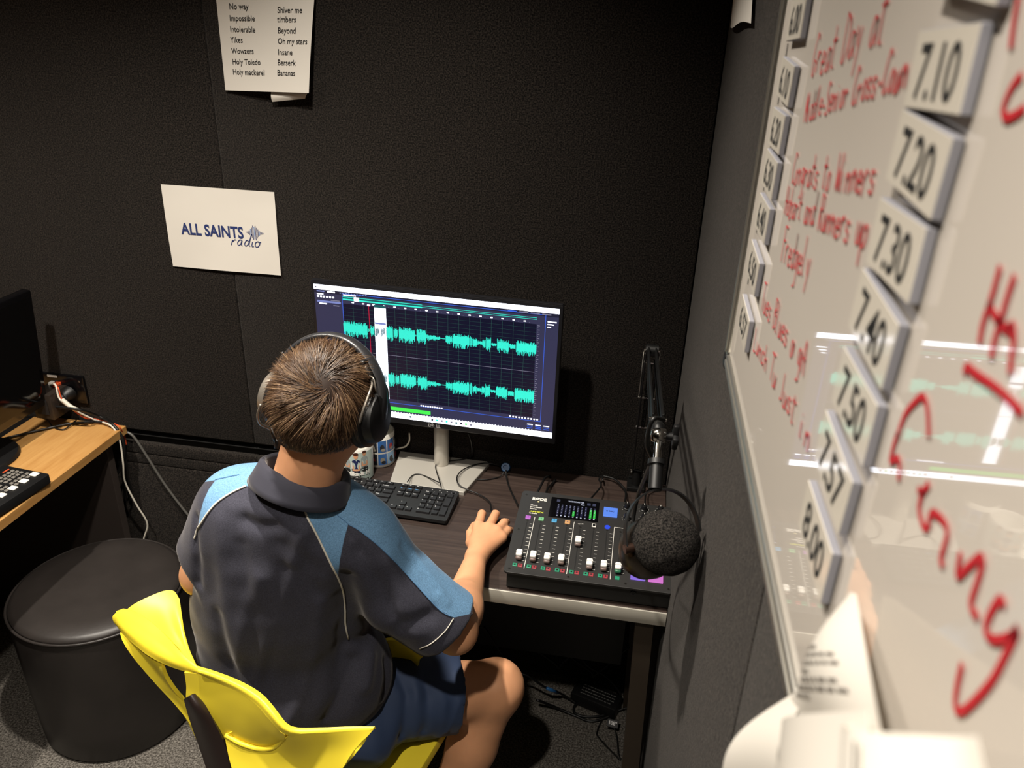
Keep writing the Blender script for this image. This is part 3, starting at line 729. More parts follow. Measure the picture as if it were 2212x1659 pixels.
# ================================================================== podcast mixer
RX, RY, RROT, RZF, RZR, RD, RW = 0.0035, -0.512, 0.0075, 0.053, 0.0831, 0.268, 0.35
mix = thing('audio_mixer', 'black podcast mixing console with white faders and lit pads on the dark desk', 'mixer', (RX, RY, ZD), RROT)
al = math.atan2(RZR-RZF, RD)
ML = Matrix.Rotation(al, 4, 'X'); ML.translation = Vector((0, 0, RZF))      # plate frame: a right, b up the slope, c off the plate
MW = mix.matrix_basis @ ML; MWi = MW.inverted(); _mo = np.array(MWi @ Vector(CAM_O)); _mR = np.array(MWi.to_3x3())
RDS = RD/cos(al)
def rab(zx, zy):
    d = _mR @ ray(1040+zx/4.1478, 980+zy/4.1478); t = -_mo[2]/d[2]; p = _mo+d*t
    return p[0], p[1]
m_mx = mat('mixer_black', '232221', rough=0.55, bump=(900, 0.08, 0.0003)); m_mxs = mat('mixer_side', '141414', rough=0.55)
m_scr = mat('screen_glass', '070709', rough=0.12)
mb = MB(); mb.prism(rrect(RW, RDS, 0.010, 5, RW/2, RDS/2), -0.005, 0.0, M=ML, bevel=0.0008); mb.build('top_plate', m_mx, mix, world=False)
# body below the plate: wedge, set in from the rim
i0 = 0.006
pf = [(i0, i0+0.008), (RW-i0, i0+0.008), (RW-i0, RD-i0), (i0, RD-i0)]
def ztop(y): return RZF+math.tan(al)*y-0.0042
mb = MB(); mb.add([(x, y, 0.004) for x, y in pf]+[(x, y, ztop(y)) for x, y in pf], [(3, 2, 1, 0), (4, 5, 6, 7), (0, 1, 5, 4), (1, 2, 6, 5), (2, 3, 7, 6), (3, 0, 4, 7)]); mb.build('body', m_mxs, mix, world=False)
for fx in (0.03, RW-0.03):
    for fy in (0.035, RD-0.03): MB().cyl((fx, fy, 0.0), (fx, fy, 0.0045), 0.011).build('foot', m_rubber, mix, world=False)
mb = MB(); q = 0.270
mb.lathe([(0.0062, 0), (0.0062, 0.0015), (0.0030, 0.0015), (0.0030, 0.0002), (0.0, 0.0002)], Matrix.Translation((q, i0+0.0078, 0.030)) @ Matrix.Rotation(pi/2, 4, 'X'), 20); mb.build('headphone_jack', m_dark, mix, world=False)
def onp(name, m, fn):
    mb = MB(); fn(mb); return mb.build(name, m, mix, world=False)
def pbox(name, a, b, w, h, th, m, bev=0.0, c0=0.0):
    return MB().box((a, b, c0+th/2), (w, h, th), bevel=bev, M=ML).build(name, m, mix, world=False)
# screen
s0 = rab(628, 388); s1 = rab(1060, 440); s2 = rab(1040, 615); s3 = rab(600, 565)
sa0, sa1 = (s0[0]+s3[0])/2, (s1[0]+s2[0])/2; sb1, sb0 = (s0[1]+s1[1])/2, (s2[1]+s3[1])/2
scr_o = pbox('touch_screen', (sa0+sa1)/2, (sb0+sb1)/2, sa1-sa0, sb1-sb0, 0.0008, m_scr)
sm = [emat('mixscreen_dark', '1a1d44', .5), emat('mixscreen_green', '38c84a', .9), emat('mixscreen_white', 'd8dcf0', .9), emat('mixscreen_grey', '565a78', .5)]
mb = MB(); sw_, sh_ = sa1-sa0, sb1-sb0
def sr(u0, v0, u1, v1, c):
    mb.m = c; mb.add([ML @ Vector((sa0+u*sw_, sb1-v*sh_, 0.0011+0.0001*c)) for u, v in ((u0, v1), (u1, v1), (u1, v0), (u0, v0))], [(0, 1, 2, 3)])
for i in range(10):
    u = .15+i*.081
    if i > 7: u += .02
    sr(u, .34, u+.045, .86, 0)
    for k in range(6): sr(u+.012, .37+k*.075, u+.028, .385+k*.075, 2)
    lv = {4: .22, 8: .40, 9: .40}.get(i, 0)
    if lv: sr(u, .84-lv, u+.045, .86, 1)
    sr(u+.005, .885, u+.035, .925, 2)
sr(.12, .10, .19, .22, 3); sr(.75, .12, .82, .24, 3); sr(.86, .12, .93, .24, 3); sr(.14, .14, .17, .18, 2)
mb.build('meter_display', sm, mix, world=False)
mb = MB(); add_text(mb, 'RODECASTER', 0.0062, sa0+sw_*.36, sb1-sh_*.165, 0.0014, M=ML, bold=0.0001, sx=.95); add_text(mb, 'PRO', 0.0045, sa0+sw_*.62, sb1-sh_*.27, 0.0014, M=ML, bold=0.0002)
mb.build('display_title', sm[2], mix, world=False)
# lettering
m_prt = mat('print_white', 'dad7d0', rough=0.6); m_pry = mat('print_yellow', 'c4c832', rough=0.6)
def ptext(body, zx, zy, size, m, bold=0.0002, sx=1.0, name='printed_name'):
    a, b = rab(zx, zy); mb = MB(); add_text(mb, body, size, a, b, 0.0003, M=ML, bold=bold, sx=sx); return mb.build(name, m, mix, world=False)
ptext('R\u00d8DE', 455, 412, 0.0125, m_prt, 0.0007, 1.0)
ptext('Class-A', 440, 463, 0.0052, m_prt); ptext('Servo Biased', 436, 479, 0.0052, m_prt); ptext('Preamps', 433, 494, 0.0048, m_prt); ptext('APHEX', 430, 521, 0.0068, m_pry, 0.0002, 1.5); ptext('On-board', 426, 534, 0.0044, m_prt)
a, b = rab(511, 431); MB().lathe([(0.0022, 0), (0.0022, 0.0005), (0, 0.0006)], ML @ Matrix.Translation((a, b, 0)), 16).build('power_light', emat('led_warm', 'ffe9a8', 1.2), mix, world=False)
# record button
c0 = rab(1098, 482); c1_ = rab(1222, 498); c2_ = rab(1215, 578)
ra, rb = (c0[0]+c2_[0])/2, (c0[1]+c2_[1])/2; rw, rh = abs(c1_[0]-c0[0]), abs(c0[1]-c2_[1])
pbox('record_button', ra, rb, rw, rh*.98, 0.003, emat('pad_blue', '5f8cf0', 1.0), 0.001)
mb = MB(); mb.lathe([(0.0022, 0), (0, 0.0001)], ML @ Matrix.Translation((ra-0.008, rb+0.0015, 0.0032)), 14); add_text(mb, 'REC', 0.0058, ra-0.004, rb-0.0005, 0.0033, M=ML, bold=0.0003, sx=1.15); mb.build('record_mark', m_ink_navy, mix, world=False)
# channels
chx = [(418, 573), (535, 588), (652, 602), (770, 617), (887, 633), (1007, 648), (1128, 660), (1250, 676)]
A0, B0_ = rab(*chx[0]); A6, B6 = rab(*chx[6]); pitch = (A6-A0)/6
bnum = (B0_+B6)/2
capb = [rab(*p)[1] for p in ((340, 935), (462, 950), (588, 968), (715, 980), (862, 815), (965, 1020), (1092, 1035), (1222, 1055))]
cols_n = ['d070d8', '8fd890', '58b4e0', 'f0b070']
slot_top, slot_bot = bnum-0.016, rab(340, 960)[1]-0.002
btnb = rab(330, 1000)[1]
m_slotk = mat('fader_slot', '050505', rough=0.7); m_cap_w = mat('fader_white', 'eceae4', rough=0.3); m_cap_b = mat('fader_base', '6b5a54', rough=0.4); m_ring = mat('screw_ring', '4a4845', rough=0.35, metal=0.8)
proto = {}
for i in range(8):
    a = A0+pitch*i
    if i < 4:
        pbox('channel_button', a, bnum, 0.0115, 0.0105, 0.0022, emat('chan_%d' % i, cols_n[i], .9), 0.0008)
        mb = MB(); add_text(mb, str(i+1), 0.0062, a, bnum-0.0022, 0.0024, M=ML, align='CENTER', bold=0.0002); mb.build('channel_number', m_ink_navy, mix, world=False)
    elif i == 4:
        mb = MB(); mb.box((a, bnum, 0.0003), (0.012, 0.0008, 0.0004), M=ML).box((a+0.003, bnum+0.0012, 0.0003), (0.006, 0.0007, 0.0004), M=ML, rot=Matrix.Rotation(.5, 3, 'Z')).box((a-0.002, bnum-0.0012, 0.0003), (0.005, 0.0007, 0.0004), M=ML, rot=Matrix.Rotation(.5, 3, 'Z')); mb.build('usb_mark', m_prt, mix, world=False)
    elif i == 5:
        mb = MB(); mb.box((a, bnum, 0.0008), (0.0095, 0.0115, 0.0016), bevel=0.001, M=ML); mb.build('phone_button', m_prt, mix, world=False)
        pbox('phone_mark', a, bnum, 0.006, 0.007, 0.0004, m_blackp, 0, 0.0016)
    elif i == 6:
        MB().lathe([(0.006, 0), (0.006, 0.0016), (0, 0.0018)], ML @ Matrix.Translation((a, bnum, 0)), 20).build('bluetooth_button', emat('chan_bt', '3454f0', .9), mix, world=False)
    pbox('fader_slot', a, (slot_top+slot_bot)/2, 0.0024, slot_top-slot_bot, 0.0003, m_slotk)
    for bb_ in (slot_top+0.006, slot_bot-0.008):
        MB().lathe([(0.0026, 0), (0.0026, 0.0006), (0.0016, 0.0007), (0.0014, 0.0002), (0, 0.0002)], ML @ Matrix.Translation((a, bb_, 0)), 12).build('screw', m_ring, mix, world=False)
    mb = MB()
    for k in range(11): mb.box((a+0.0095, slot_top-0.004-k*(slot_top-slot_bot-0.008)/10, 0.0002), (0.006, 0.0009, 0.0003), M=ML)
    mb.build('level_marks', m_prt, mix, world=False)
    cb = capb[i]
    f = MB().box((a, cb, 0.007), (0.0135, 0.021, 0.008), bevel=0.003, M=ML).build('fader_base', m_cap_b if i < 7 else mat('fader_green', '2c6a4c', rough=.4), mix, smooth=True, world=False)
    cp = MB(); cp.box((a, cb+0.002, 0.0135), (0.0135, 0.018, 0.008), bevel=0.003, M=ML).box((a, cb+0.002, 0.018), (0.0135, 0.0016, 0.0012), M=ML); cp.build('fader_cap', m_cap_w, mix, smooth=True, angle=45, world=False)
    pbox('solo_button', a-0.0056 if i < 7 else a, btnb, 0.0092, 0.0088, 0.0018, emat('solo_green', '34b07e', .8), 0.0006)
    if i < 7: pbox('mute_button', a+0.0056, btnb, 0.0092, 0.0088, 0.0018, emat('mute_red', 'd0484e', .75), 0.0006)
    if i < 7:
        mb = MB(); mb.lathe([(0.0018, 0), (0, 0.0001)], ML @ Matrix.Translation((a+0.0056, btnb, 0.0019)), 10); mb.lathe([(0.0022, 0), (0.0016, 0.0001), (0.0016, 0)], ML @ Matrix.Translation((a-0.0056, btnb, 0.0019)), 10); mb.build('button_marks', m_ink_black, mix, world=False)
for k in (0.5, 3.5):
    pbox('divider_line', A0+pitch*k, (bnum+btnb)/2-0.001, 0.0011, bnum-btnb+0.012, 0.0003, m_prt)
a = A0+pitch*6.52; bt_ = bnum+0.003
pbox('divider_line', a, (bt_+btnb)/2-0.003, 0.0011, bt_-btnb+0.006, 0.0003, m_prt); pbox('divider_line', (a+RW-0.012)/2, bt_, RW-0.012-a, 0.0011, 0.0003, m_prt)
# sound pads, two columns of four
p0 = rab(1402, 1095); p1 = rab(1560, 1117); pp = p1[0]-p0[0]
pc = [['8d6fe0', 'd878d0'], ['58b0e8', '7fd890'], ['e8c060', 'e88858'], ['e86878', '9f80e8']]
for r in range(4):
    for c in range(2): pbox('sound_pad', p0[0]+pp*c, p0[1]+r*0.0345, 0.0305, 0.0275, 0.003, emat('pad_%s' % pc[r][c], pc[r][c], .95), 0.0012)
m_knob = mat('knob_black', '111112', rough=0.4)
for (zx, zy) in ((1303, 490), (1303, 585), (1455, 505), (1455, 590), (1600, 520)):
    a, b = rab(zx, zy)
    k = MB().lathe([(0.0085, 0), (0.0085, 0.003), (0.0068, 0.004), (0.0062, 0.013), (0.005, 0.0145), (0, 0.0146)], ML @ Matrix.Translation((a, b, 0)), 22).build('level_knob', m_knob, mix, smooth=True, angle=35, world=False)
    MB().box((a, b+0.0035, 0.0148), (0.001, 0.005, 0.0006), M=ML).build('knob_pointer', m_prt, k, world=False)
    mb = MB()
    for j in range(7):
        th = radians(-120+40*j)+pi/2; mb.box((a+0.011*cos(th), b+0.011*sin(th), 0.0002), (0.0012, 0.0012, 0.0003), M=ML)
    mb.build('knob_scale', m_prt, mix, world=False)
for (fa, fb) in ((0.011, 0.011), (RW-0.011, 0.011), (0.011, RDS-0.014), (RW-0.011, RDS-0.014), (0.011, RDS*.5), (RW*.385, 0.009), (RW*.72, 0.011)):
    MB().lathe([(0.0028, 0), (0.0028, 0.0006), (0.0014, 0.0006), (0.0012, 0), (0, 0)], ML @ Matrix.Translation((fa, fb, 0)), 12).build('screw', m_ring, mix, world=False)
# ================================================================== mugs and paper on the desk
m_mug = mat('mug_glaze', 'e2e0d8', rough=0.2); m_mint = mat('mug_mint', 'b9c9c2', rough=0.3)
def mug(name, label, cx, cy, r, h, hang, m_out):
    t = thing(name, label, 'mug', (cx, cy, ZD), 0, group='printed mugs by the monitor')
    MB().lathe([(0, 0.0005), (r-0.003, 0.0005), (r, 0.004), (r, h-0.002), (r-0.0012, h), (r-0.003, h-0.001), (r-0.0038, h-0.006), (r-0.0038, 0.008), (0, 0.006)], None, 48).build('cup', m_mug, t, smooth=True, angle=50, world=False)
    a = radians(hang); d = Vector((cos(a), sin(a), 0)); pts = [d*(r-0.001)+Vector((0, 0, h*.80)), d*(r+0.018)+Vector((0, 0, h*.84)), d*(r+0.030)+Vector((0, 0, h*.62)), d*(r+0.028)+Vector((0, 0, h*.38)), d*(r+0.014)+Vector((0, 0, h*.2)), d*(r-0.001)+Vector((0, 0, h*.22))]
    MB().tube(spline(pts, 6), 0.0055, 10).build('handle', m_mug, t, smooth=True, world=False)
    return t
def wrap(r, k): return lambda th, z: (r+0.0003+0.0002*k)*np.array([cos(th), sin(th), 0])+np.array([0, 0, z])
def blob(mb, r, k, th, z, w, h, n=14, sq=1.0):
    """rounded print on the mug wall, centred th (radians), z"""
    f = wrap(r, k); vs = [f(th, z)]
    for i in range(n):
        a = 2*pi*i/n; c, s = cos(a), sin(a); vs.append(f(th+np.sign(c)*abs(c)**sq*w/2/r, z+np.sign(s)*abs(s)**sq*h/2))
    mb.add(vs, [(0, 1+i, 1+(i+1) % n) for i in range(n)])
def patch(mb, r, k, th0, th1, z0, z1, n=6):
    f = wrap(r, k); P = [[f(th0+(th1-th0)*i/n, z) for i in range(n+1)] for z in (z0, z1)]; mb.grid(P)
mr = 0.0405
m1 = mug('photo_mug', 'white mug printed with three cartoon people and lettering beside the keyboard', -0.447, -0.138, mr, 0.096, 165, m_mug)
f0 = radians(-72)                                         # side that faces the sitter
mb = MB(); patch(mb, mr, 0, f0-1.5, f0+1.25, 0.004, 0.087, 24); mb.build('print_ground', m_mint, m1, world=False, smooth=True)
m_skin_p = mat('print_skin', 'd9a07a', rough=.4); m_grey_p = mat('print_grey', '9aa6a6', rough=.4); m_navy_p = mat('print_navy', '232c58', rough=.4); m_hair_p = mat('print_brown', '4a281c', rough=.4)
pm = [m_skin_p, m_grey_p, m_navy_p, m_hair_p, m_ink_black, m_prt]
mb = MB()
def fig(th, zc, sc, shirt, hair):
    mb.m = shirt; blob(mb, mr, 1, th, zc, 0.021*sc, 0.034*sc, sq=.6)
    mb.m = 0; blob(mb, mr, 2, th, zc+0.025*sc, 0.0095*sc, 0.013*sc); blob(mb, mr, 3, th-.16*sc, zc-0.004, 0.004, 0.016*sc); blob(mb, mr, 3, th+.16*sc, zc-0.004, 0.004, 0.016*sc); blob(mb, mr, 3, th, zc-0.009*sc, 0.019*sc, 0.005*sc)
    if hair: mb.m = 3; blob(mb, mr, 3, th, zc+0.0305*sc, 0.012*sc, 0.008*sc)
    mb.m = 4; blob(mb, mr, 1, th, zc-0.022*sc, 0.02*sc, 0.016*sc, sq=.6)
fig(f0-.62, 0.055, .85, 1, False); fig(f0+.50, 0.059, .95, 1, True); fig(f0-.04, 0.049, 1.15, 2, True)
mb.m = 5; blob(mb, mr, 3, f0-.30, 0.052, 0.003, 0.022); blob(mb, mr, 3, f0+.22, 0.052, 0.003, 0.022)
mb.build('people_print', pm, m1, world=False)
vs, fs = text_mesh('., Mika & H', 0.0155, bold=0.0009, align='CENTER'); f = wrap(mr, 5)
mb = MB(); mb.add([f(f0-.05+a/mr, 0.0225+b) for a, b, _ in vs], fs); mb.build('lettering', mat('print_bright', 'f4f2ec', rough=.4), m1, world=False)
mb = MB(); patch(mb, mr, 3, f0+.25, f0+.75, 0.001, 0.010, 6); mb.build('dark_print', m_ink_black, m1, world=False)
m2 = mug('collage_mug', 'white mug printed with a grid of small blue photos behind the other mug', -0.414, -0.058, mr, 0.096, 150, m_mug)
cm2 = [mat('photo_blue', '2f5f9c', rough=.4), mat('photo_dark', '20242c', rough=.4), mat('photo_red', '9c2c34', rough=.4), mat('photo_stone', '8a8478', rough=.4), mat('photo_sky', '7fa4c8', rough=.4)]
mb = MB(); f3 = radians(-62)
for i in range(-2, 4):
    for j, (za, zb) in enumerate(((0.010, 0.043), (0.047, 0.082))):
        t0, t1 = f3+i*.62-.27, f3+i*.62+.29
        mb.m = [0, 1, 0, 4, 1, 0][(i+2+3*j) % 6]; patch(mb, mr, 0, t0, t1, za, zb, 6)
        mb.m = [3, 2, 3, 1, 2, 3][(i+2+j) % 6]; blob(mb, mr, 2, (t0+t1)/2, (za+zb)/2-.003, 0.012, 0.018)
        mb.m = 1 if j == 0 else 3; blob(mb, mr, 3, (t0+t1)/2+.06, za+.008, 0.012, 0.009)
mb.build('photo_prints', cm2, m2, world=False)
c = [(-0.575, -0.085, 0), (-0.478, -0.075, 0), (-0.490, -0.176, 0), (-0.590, -0.186, 0)]
t = thing('note_pad', 'small white notepad lying on the dark desk next to the mugs', 'notepad', (-0.533, -0.13, ZD))
MB().prism([(x, y) for x, y, _ in c][::-1], ZD+0.0005, ZD+0.009).build('pages', m_paper, t)
mb = MB()
for k, st in enumerate(([(-.500, -.13), (-.497, -.12), (-.494, -.13)], [(-.491, -.13), (-.492, -.12), (-.487, -.12)], [(-.502, -.15), (-.49, -.148)])):
    ribbon(mb, st, 0.0012, lambda a, b: (a, b, ZD+0.0094))
mb.build('pencil_notes', m_ink_black, t)

# ================================================================== cables on the desk
def cable(name, label, pts, r, m, n=8, k=8, group=None, cat='cable'):
    q = spline(pts, k); o = MB().tube(q, r, n).build(name, m, None, smooth=True)
    return tag(o, label, cat, group)
def D(x, y, h=0.0): return pl(x, y, 2, ZD+h)
m_cab = mat('cable_black', '0c0c0c', rough=0.45); m_cabw = mat('cable_white', 'd8d2c4', rough=0.5); m_cabo = mat('cable_orange', 'e0562c', rough=0.5); m_cabg = mat('cable_grey', '55534f', rough=0.4)
cable('mouse_cable', 'thin black mouse cable looping over the monitor base to the blue grommet', [D(1060, 1108, .02), D(1058, 1085, .012), D(1035, 1068, .008), D(1006, 1056, .012), D(990, 1045, .018), D(988, 1028, .02), D(1005, 1012, .016), D(1040, 1001, .012), D(1070, 1003, .010), D(1088, 1011, .012)], 0.0017, m_cab)
cable('keyboard_cable', 'thin black keyboard cable curling on the silver monitor base', [D(953, 1052, .025), D(950, 1040, .022), D(941, 1010, .014), D(946, 1000, .014), D(965, 996, .014), D(1000, 992, .014), D(1012, 987, .014)], 0.0016, m_cab)
cable('short_lead', 'thin black lead bent over the front of the silver monitor base', [D(880, 1041, .026), D(890, 1028, .014), D(903, 1024, .013), D(920, 1029, .013), D(948, 1042, .024)], 0.0015, m_cab)
cable('grommet_lead', 'thin black lead lying on the desk between keyboard and blue grommet', [D(992, 1045, .004), D(1010, 1035, .003), D(1050, 1036, .003), D(1080, 1029, .004), D(1090, 1018, .012)], 0.0014, m_cab)
cable('mixer_lead', 'black lead running from the blue grommet to the mixer', [D(1093, 1016, .014), D(1094, 1030, .006), D(1100, 1052, .004), D(1112, 1078, .006), D(1120, 1092, .012), D(1132, 1094, .03)], 0.0023, m_cab)
cable('white_lead', 'white cable hanging in the shadow behind the mugs', [pl(884, 935, 1, -.02), pl(884, 952, 1, -.02), pl(876, 964, 1, -.025), pl(862, 968, 1, -.03)+np.array([0, 0, .0]), D(848, 972, .004)], 0.0022, m_cabw)
cable('monitor_cable', 'black cable dropping behind the monitor to the desk', [pl(1012, 935, 1, -.03), pl(1018, 955, 1, -.03), pl(1020, 975, 1, -.025), D(1018, 990, .006)], 0.0022, m_cab)
t = thing('cable_grommet', 'round blue cable grommet at the back edge of the desk', 'grommet', (-0.075, -0.034, ZD))
MB().lathe([(0.006, 0), (0.012, 0.0005), (0.0125, 0.008), (0.011, 0.0105), (0.006, 0.0105), (0.0055, 0.004)], Matrix.Translation((-0.075, -0.034, ZD+0.0102)) @ Matrix.Rotation(0.9, 4, 'X') @ Matrix.Translation((0, 0, -.002)), 24).build('ring', mat('grommet_blue', '1f5f98', rough=0.4), t, smooth=True, angle=50)
# plugs and leads at the back of the mixer
def rl(a, b, c): return np.array(mix.matrix_basis @ Vector((a, b, c)))
def plug(x, lab, pts, r=0.003):
    t = thing('audio_plug', lab, 'plug', tuple(rl(x, RD, .05)))
    MB().tube([rl(x, RD-.006, .055), rl(x, RD+.012, .056), rl(x, RD+.026, .056), rl(x, RD+.040, .055)], [.0055, .0065, .0060, .0035], 14).build('plug_body', m_dark, t, smooth=True, angle=40)
    MB().tube([rl(x, RD+.0, .0555), rl(x, RD+.006, .0557)], .0072, 14).build('plug_collar', m_chrome, t)
    MB().tube(spline([rl(x, RD+.036, .055)]+pts, 8), r, 8).build('cord', m_cab, t, smooth=True)
plug(0.030, 'silver-collared plug and black cord in the back of the mixer near its name', [D(1172, 1042, .05), D(1178, 1032, .03), D(1188, 1028, .01)])
plug(0.158, 'slim plug with looped black cord in the back of the mixer', [D(1298, 1050, .03), D(1294, 1036, .02), D(1300, 1028, .02), D(1302, 1038, .02)], 0.0022)
plug(0.288, 'plug with thin black cord in the back of the mixer behind the microphone', [D(1396, 1064, .02), D(1410, 1056, .012), D(1424, 1050, .01)], 0.0022)
cable('speaker_lead', 'thick black lead crossing the desk behind the mixer towards the clamp', [rl(.052, RD+.004, .05), D(1182, 1058, .02), D(1192, 1046, .006), D(1200, 1036, .006)], 0.003, m_cab)
cable('boom_lead', 'black lead arching over the desk edge behind the mixer beside the clamp', [D(1302, 1028, .012), D(1325, 1034, .014), D(1342, 1048, .014), D(1352, 1066, .016), rl(.238, RD+.002, .055)], 0.0028, m_cab)

# ================================================================== microphone boom and microphone
m_boom = mat('boom_black', '121212', rough=0.45, metal=0.3)
bx, by = 0.268, -0.040
boom = thing('microphone_boom', 'black spring boom arm clamped to the back of the desk beside the side wall', 'boom arm', (bx, by, ZD))
mb = MB(); mb.box((bx, by, ZD+0.006), (0.046, 0.046, 0.0115), bevel=0.002).box((bx, -0.0065, ZD-0.012), (0.04, 0.008, 0.048), bevel=0.001); mb.build('clamp', m_boom, boom)
MB().cyl((bx, by, ZD+0.0115), (bx, by, ZD+0.050), 0.0125, 0.0105).build('post', m_boom, boom, smooth=True, angle=40)
Bp = np.array([bx, by, ZD+0.045]); Ep = np.array([0.262, -0.250, 1.200]); Jp = dep(1421, 905, 1.165)
mb_pins = []
def bars(a, b, off, w, nm):
    """pair of flat bars between two pivots"""
    for s in (-1, 1):
        o = np.array([s*off, 0, 0]); d = (b-a); L = np.linalg.norm(d)
        X = Vector((1, 0, 0)); Y = Vector(d/L); Z = X.cross(Y).normalized(); X = Y.cross(Z)
        M = Matrix(((X.x, Y.x, Z.x, 0), (X.y, Y.y, Z.y, 0), (X.z, Y.z, Z.z, 0), (0, 0, 0, 1))); M.translation = Vector((a+b)/2+o)
        MB().box((0, 0, 0), (0.0035, L, w), bevel=0.001, M=M).build(nm, m_boom, boom)
def pin(c, half, r=0.0028):
    MB().cyl((c[0]-half, c[1], c[2]), (c[0]+half, c[1], c[2]), r, n=12).build('pivot_pin', m_chrome, boom, smooth=True, angle=40)
lo2 = np.array([0, -.020, .006])
bars(Bp+np.array([0, 0, .0]), Ep+np.array([0, 0, -.005]), 0.012, 0.009, 'lower_bar'); bars(Bp-lo2, Ep-lo2-np.array([0, 0, .03]), 0.012, 0.009, 'lower_bar')
up2 = np.array([0, 0.004, -.026])
bars(Ep, Jp, 0.0075, 0.016, 'upper_bar'); bars(Ep+up2, Jp+up2, 0.0075, 0.008, 'upper_bar')
for c, h in ((Bp, .017), (Bp-lo2, .017), (Ep, .017), (Ep-lo2-np.array([0, 0, .03]), .017), (Jp, .013), (Jp+up2, .013), (Bp+(Ep-Bp)*.42, .017), (Bp+(Ep-Bp)*.66, .019)): pin(c, h)
def coil(a, b, r, turns, wr_):
    a = Vector(a); b = Vector(b); d = (b-a).normalized(); u = d.orthogonal().normalized(); w = d.cross(u); n = int(turns*8); pts = []
    for i in range(n+1):
        th = 2*pi*i/8; pts.append(a+(b-a)*(i/n)+(u*cos(th)+w*sin(th))*r)
    MB().tube(pts, wr_, 5).build('spring', m_chrome if r > .0045 else m_boom, boom, smooth=True)
coil(Bp+(Ep-Bp)*.42, Bp+(Ep-Bp)*.9, .0042, 42, .0009)
for s in (-1, 1):
    e2 = Ep+np.array([s*.0165, 0, -.004]); MB().cyl(e2, Bp+(Ep-Bp)*.66+np.array([s*.0165, 0, 0]), 0.0019, n=8).build('tension_rod', m_chrome, boom)
MB().cyl(Ep-np.array([.013, 0, 0]), Ep+np.array([.013, 0, 0]), 0.0125, n=20).build('elbow_boss', m_boom, boom, smooth=True, angle=40)
# swivel head
K = dep(1423, 940, 1.150)
mb = MB(); mb.tube([Jp+up2*.5, Jp*.4+K*.6, K], [.011, .010, .010], 14); mb.build('swivel_fork', m_boom, boom, smooth=True)
MB().lathe([(0, -.012), (.010, -.010), (.012, 0), (.010, .010), (0, .012)], Matrix.Translation(Vector(K)) @ Matrix.Rotation(pi/2, 4, 'Y'), 20).build('swivel_joint', m_chrome, boom, smooth=True)
kn = K+np.array([.0, 0, 0])
mb = MB(); mb.cyl(K+np.array([.008, 0, 0]), K+np.array([.020, 0, 0]), .006, n=12)
for i in range(2): mb.box(tuple(K+np.array([.024, 0, 0])), (.009, .012 if i == 0 else .040, .040 if i == 0 else .012), bevel=.003)
mb.build('tension_knob', m_blackp, boom, smooth=True, angle=40)
# microphone: stem, collar, yoke, body, foam
MC = dep(1438, 1172, 1.10)
Y0 = dep(1415, 1058, 1.115)
mic = thing('microphone', 'broadcast microphone with large black foam windscreen in a U-shaped yoke', 'microphone', tuple(MC-np.array([0, 0, .06])))
c1_ = K+(Y0-K)*.28; c2_ = K+(Y0-K)*.47
MB().cyl(K+(Y0-K)*.06, c2_, .0058, n=16).build('chrome_thread', m_chrome, mic, smooth=True, angle=40)
MB().tube([c2_, c2_+(Y0-K)*.09], .0130, 24).build('locking_collar', m_blackp, mic, smooth=True, angle=40)
MB().tube([c2_+(Y0-K)*.09, Y0], .0098, 20).build('mount_socket', m_blackp, mic, smooth=True, angle=40)
PL = dep(1353, 1186, 1.085); PR = MC+(MC-PL)*0.86+np.array([0, 0, .010])
side = (PR-PL)/np.linalg.norm(PR-PL)
arc = []
yc = (PL+PR)/2; rad = np.linalg.norm(PR-PL)/2; upv = Y0-yc; 
for i in range(25):
    th = pi*i/24; arc.append(yc-side*rad*cos(th)+upv*(sin(th)**.8))
mb = MB(); 
fw_ = np.cross(side, upv/np.linalg.norm(upv)); P = [[p+fw_*k*.006 for k in (-1, 0, 1)] for p in arc]
mb.sheet(P, .0022); mb.build('yoke', m_boom, mic, smooth=True, angle=40)
MB().cyl(PL-side*.003, PL+side*.010, .0065, n=18).build('yoke_screw', mat('bronze_knob', '46342c', rough=.3, metal=.7), mic, smooth=True, angle=40)
m_mic = mat('mic_metal', '4a433c', rough=0.32, metal=0.85)
axis = np.array([.25, -.45, .80]); axis /= np.linalg.norm(axis)
bd = MC-np.array([.012, -.002, .004]); zax = Vector(axis); q_ = Vector((0, 0, 1)).rotation_difference(zax).to_matrix().to_4x4()
fo = MB(); NF = 40; rf = 0.0482
for_noise = np.random.RandomState(4)
P = []
for j in range(NF+1):
    ph = pi*j/NF; row_ = []
    for i in range(NF*2+1):
        th = 2*pi*i/(NF*2); d = np.array([sin(ph)*cos(th), sin(ph)*sin(th), cos(ph)])
        k = rf*np.array([1.0, 1.0, .92]); row_.append(MC+d*k*(1+.012*sin(9*th+2)*sin(7*ph)))
    P.append(row_)
m_foam = fabric_mat('foam_black', '0a0909', '6a645e', scale=430, amount=0.55, bump=1.0)
fo.grid(P).build('foam_windscreen', m_foam, mic, smooth=True)
BC = MC+np.array([-.019, .010, -.017])
MB().lathe([(0.0, -.046), (.024, -.045), (.036, -.037), (.0415, -.018), (.0415, .004), (.036, .012)], Matrix.Translation(Vector(BC)) @ q_, 36).build('mic_body', m_mic, mic, smooth=True, angle=50)
cable('microphone_cable', 'thick black microphone cable hanging from the boom arm down past the mixer', [Jp+np.array([0.008, -.02, .01]), K+np.array([-.012, -.012, .03]), K+np.array([-.016, -.01, -.01]), dep(1408, 992, 1.17), dep(1398, 1020, 1.24), dep(1380, 1065, 1.36), dep(1368, 1120, 1.40), dep(1362, 1180, 1.36), dep(1368, 1200, 1.17)], 0.0034, m_cab)

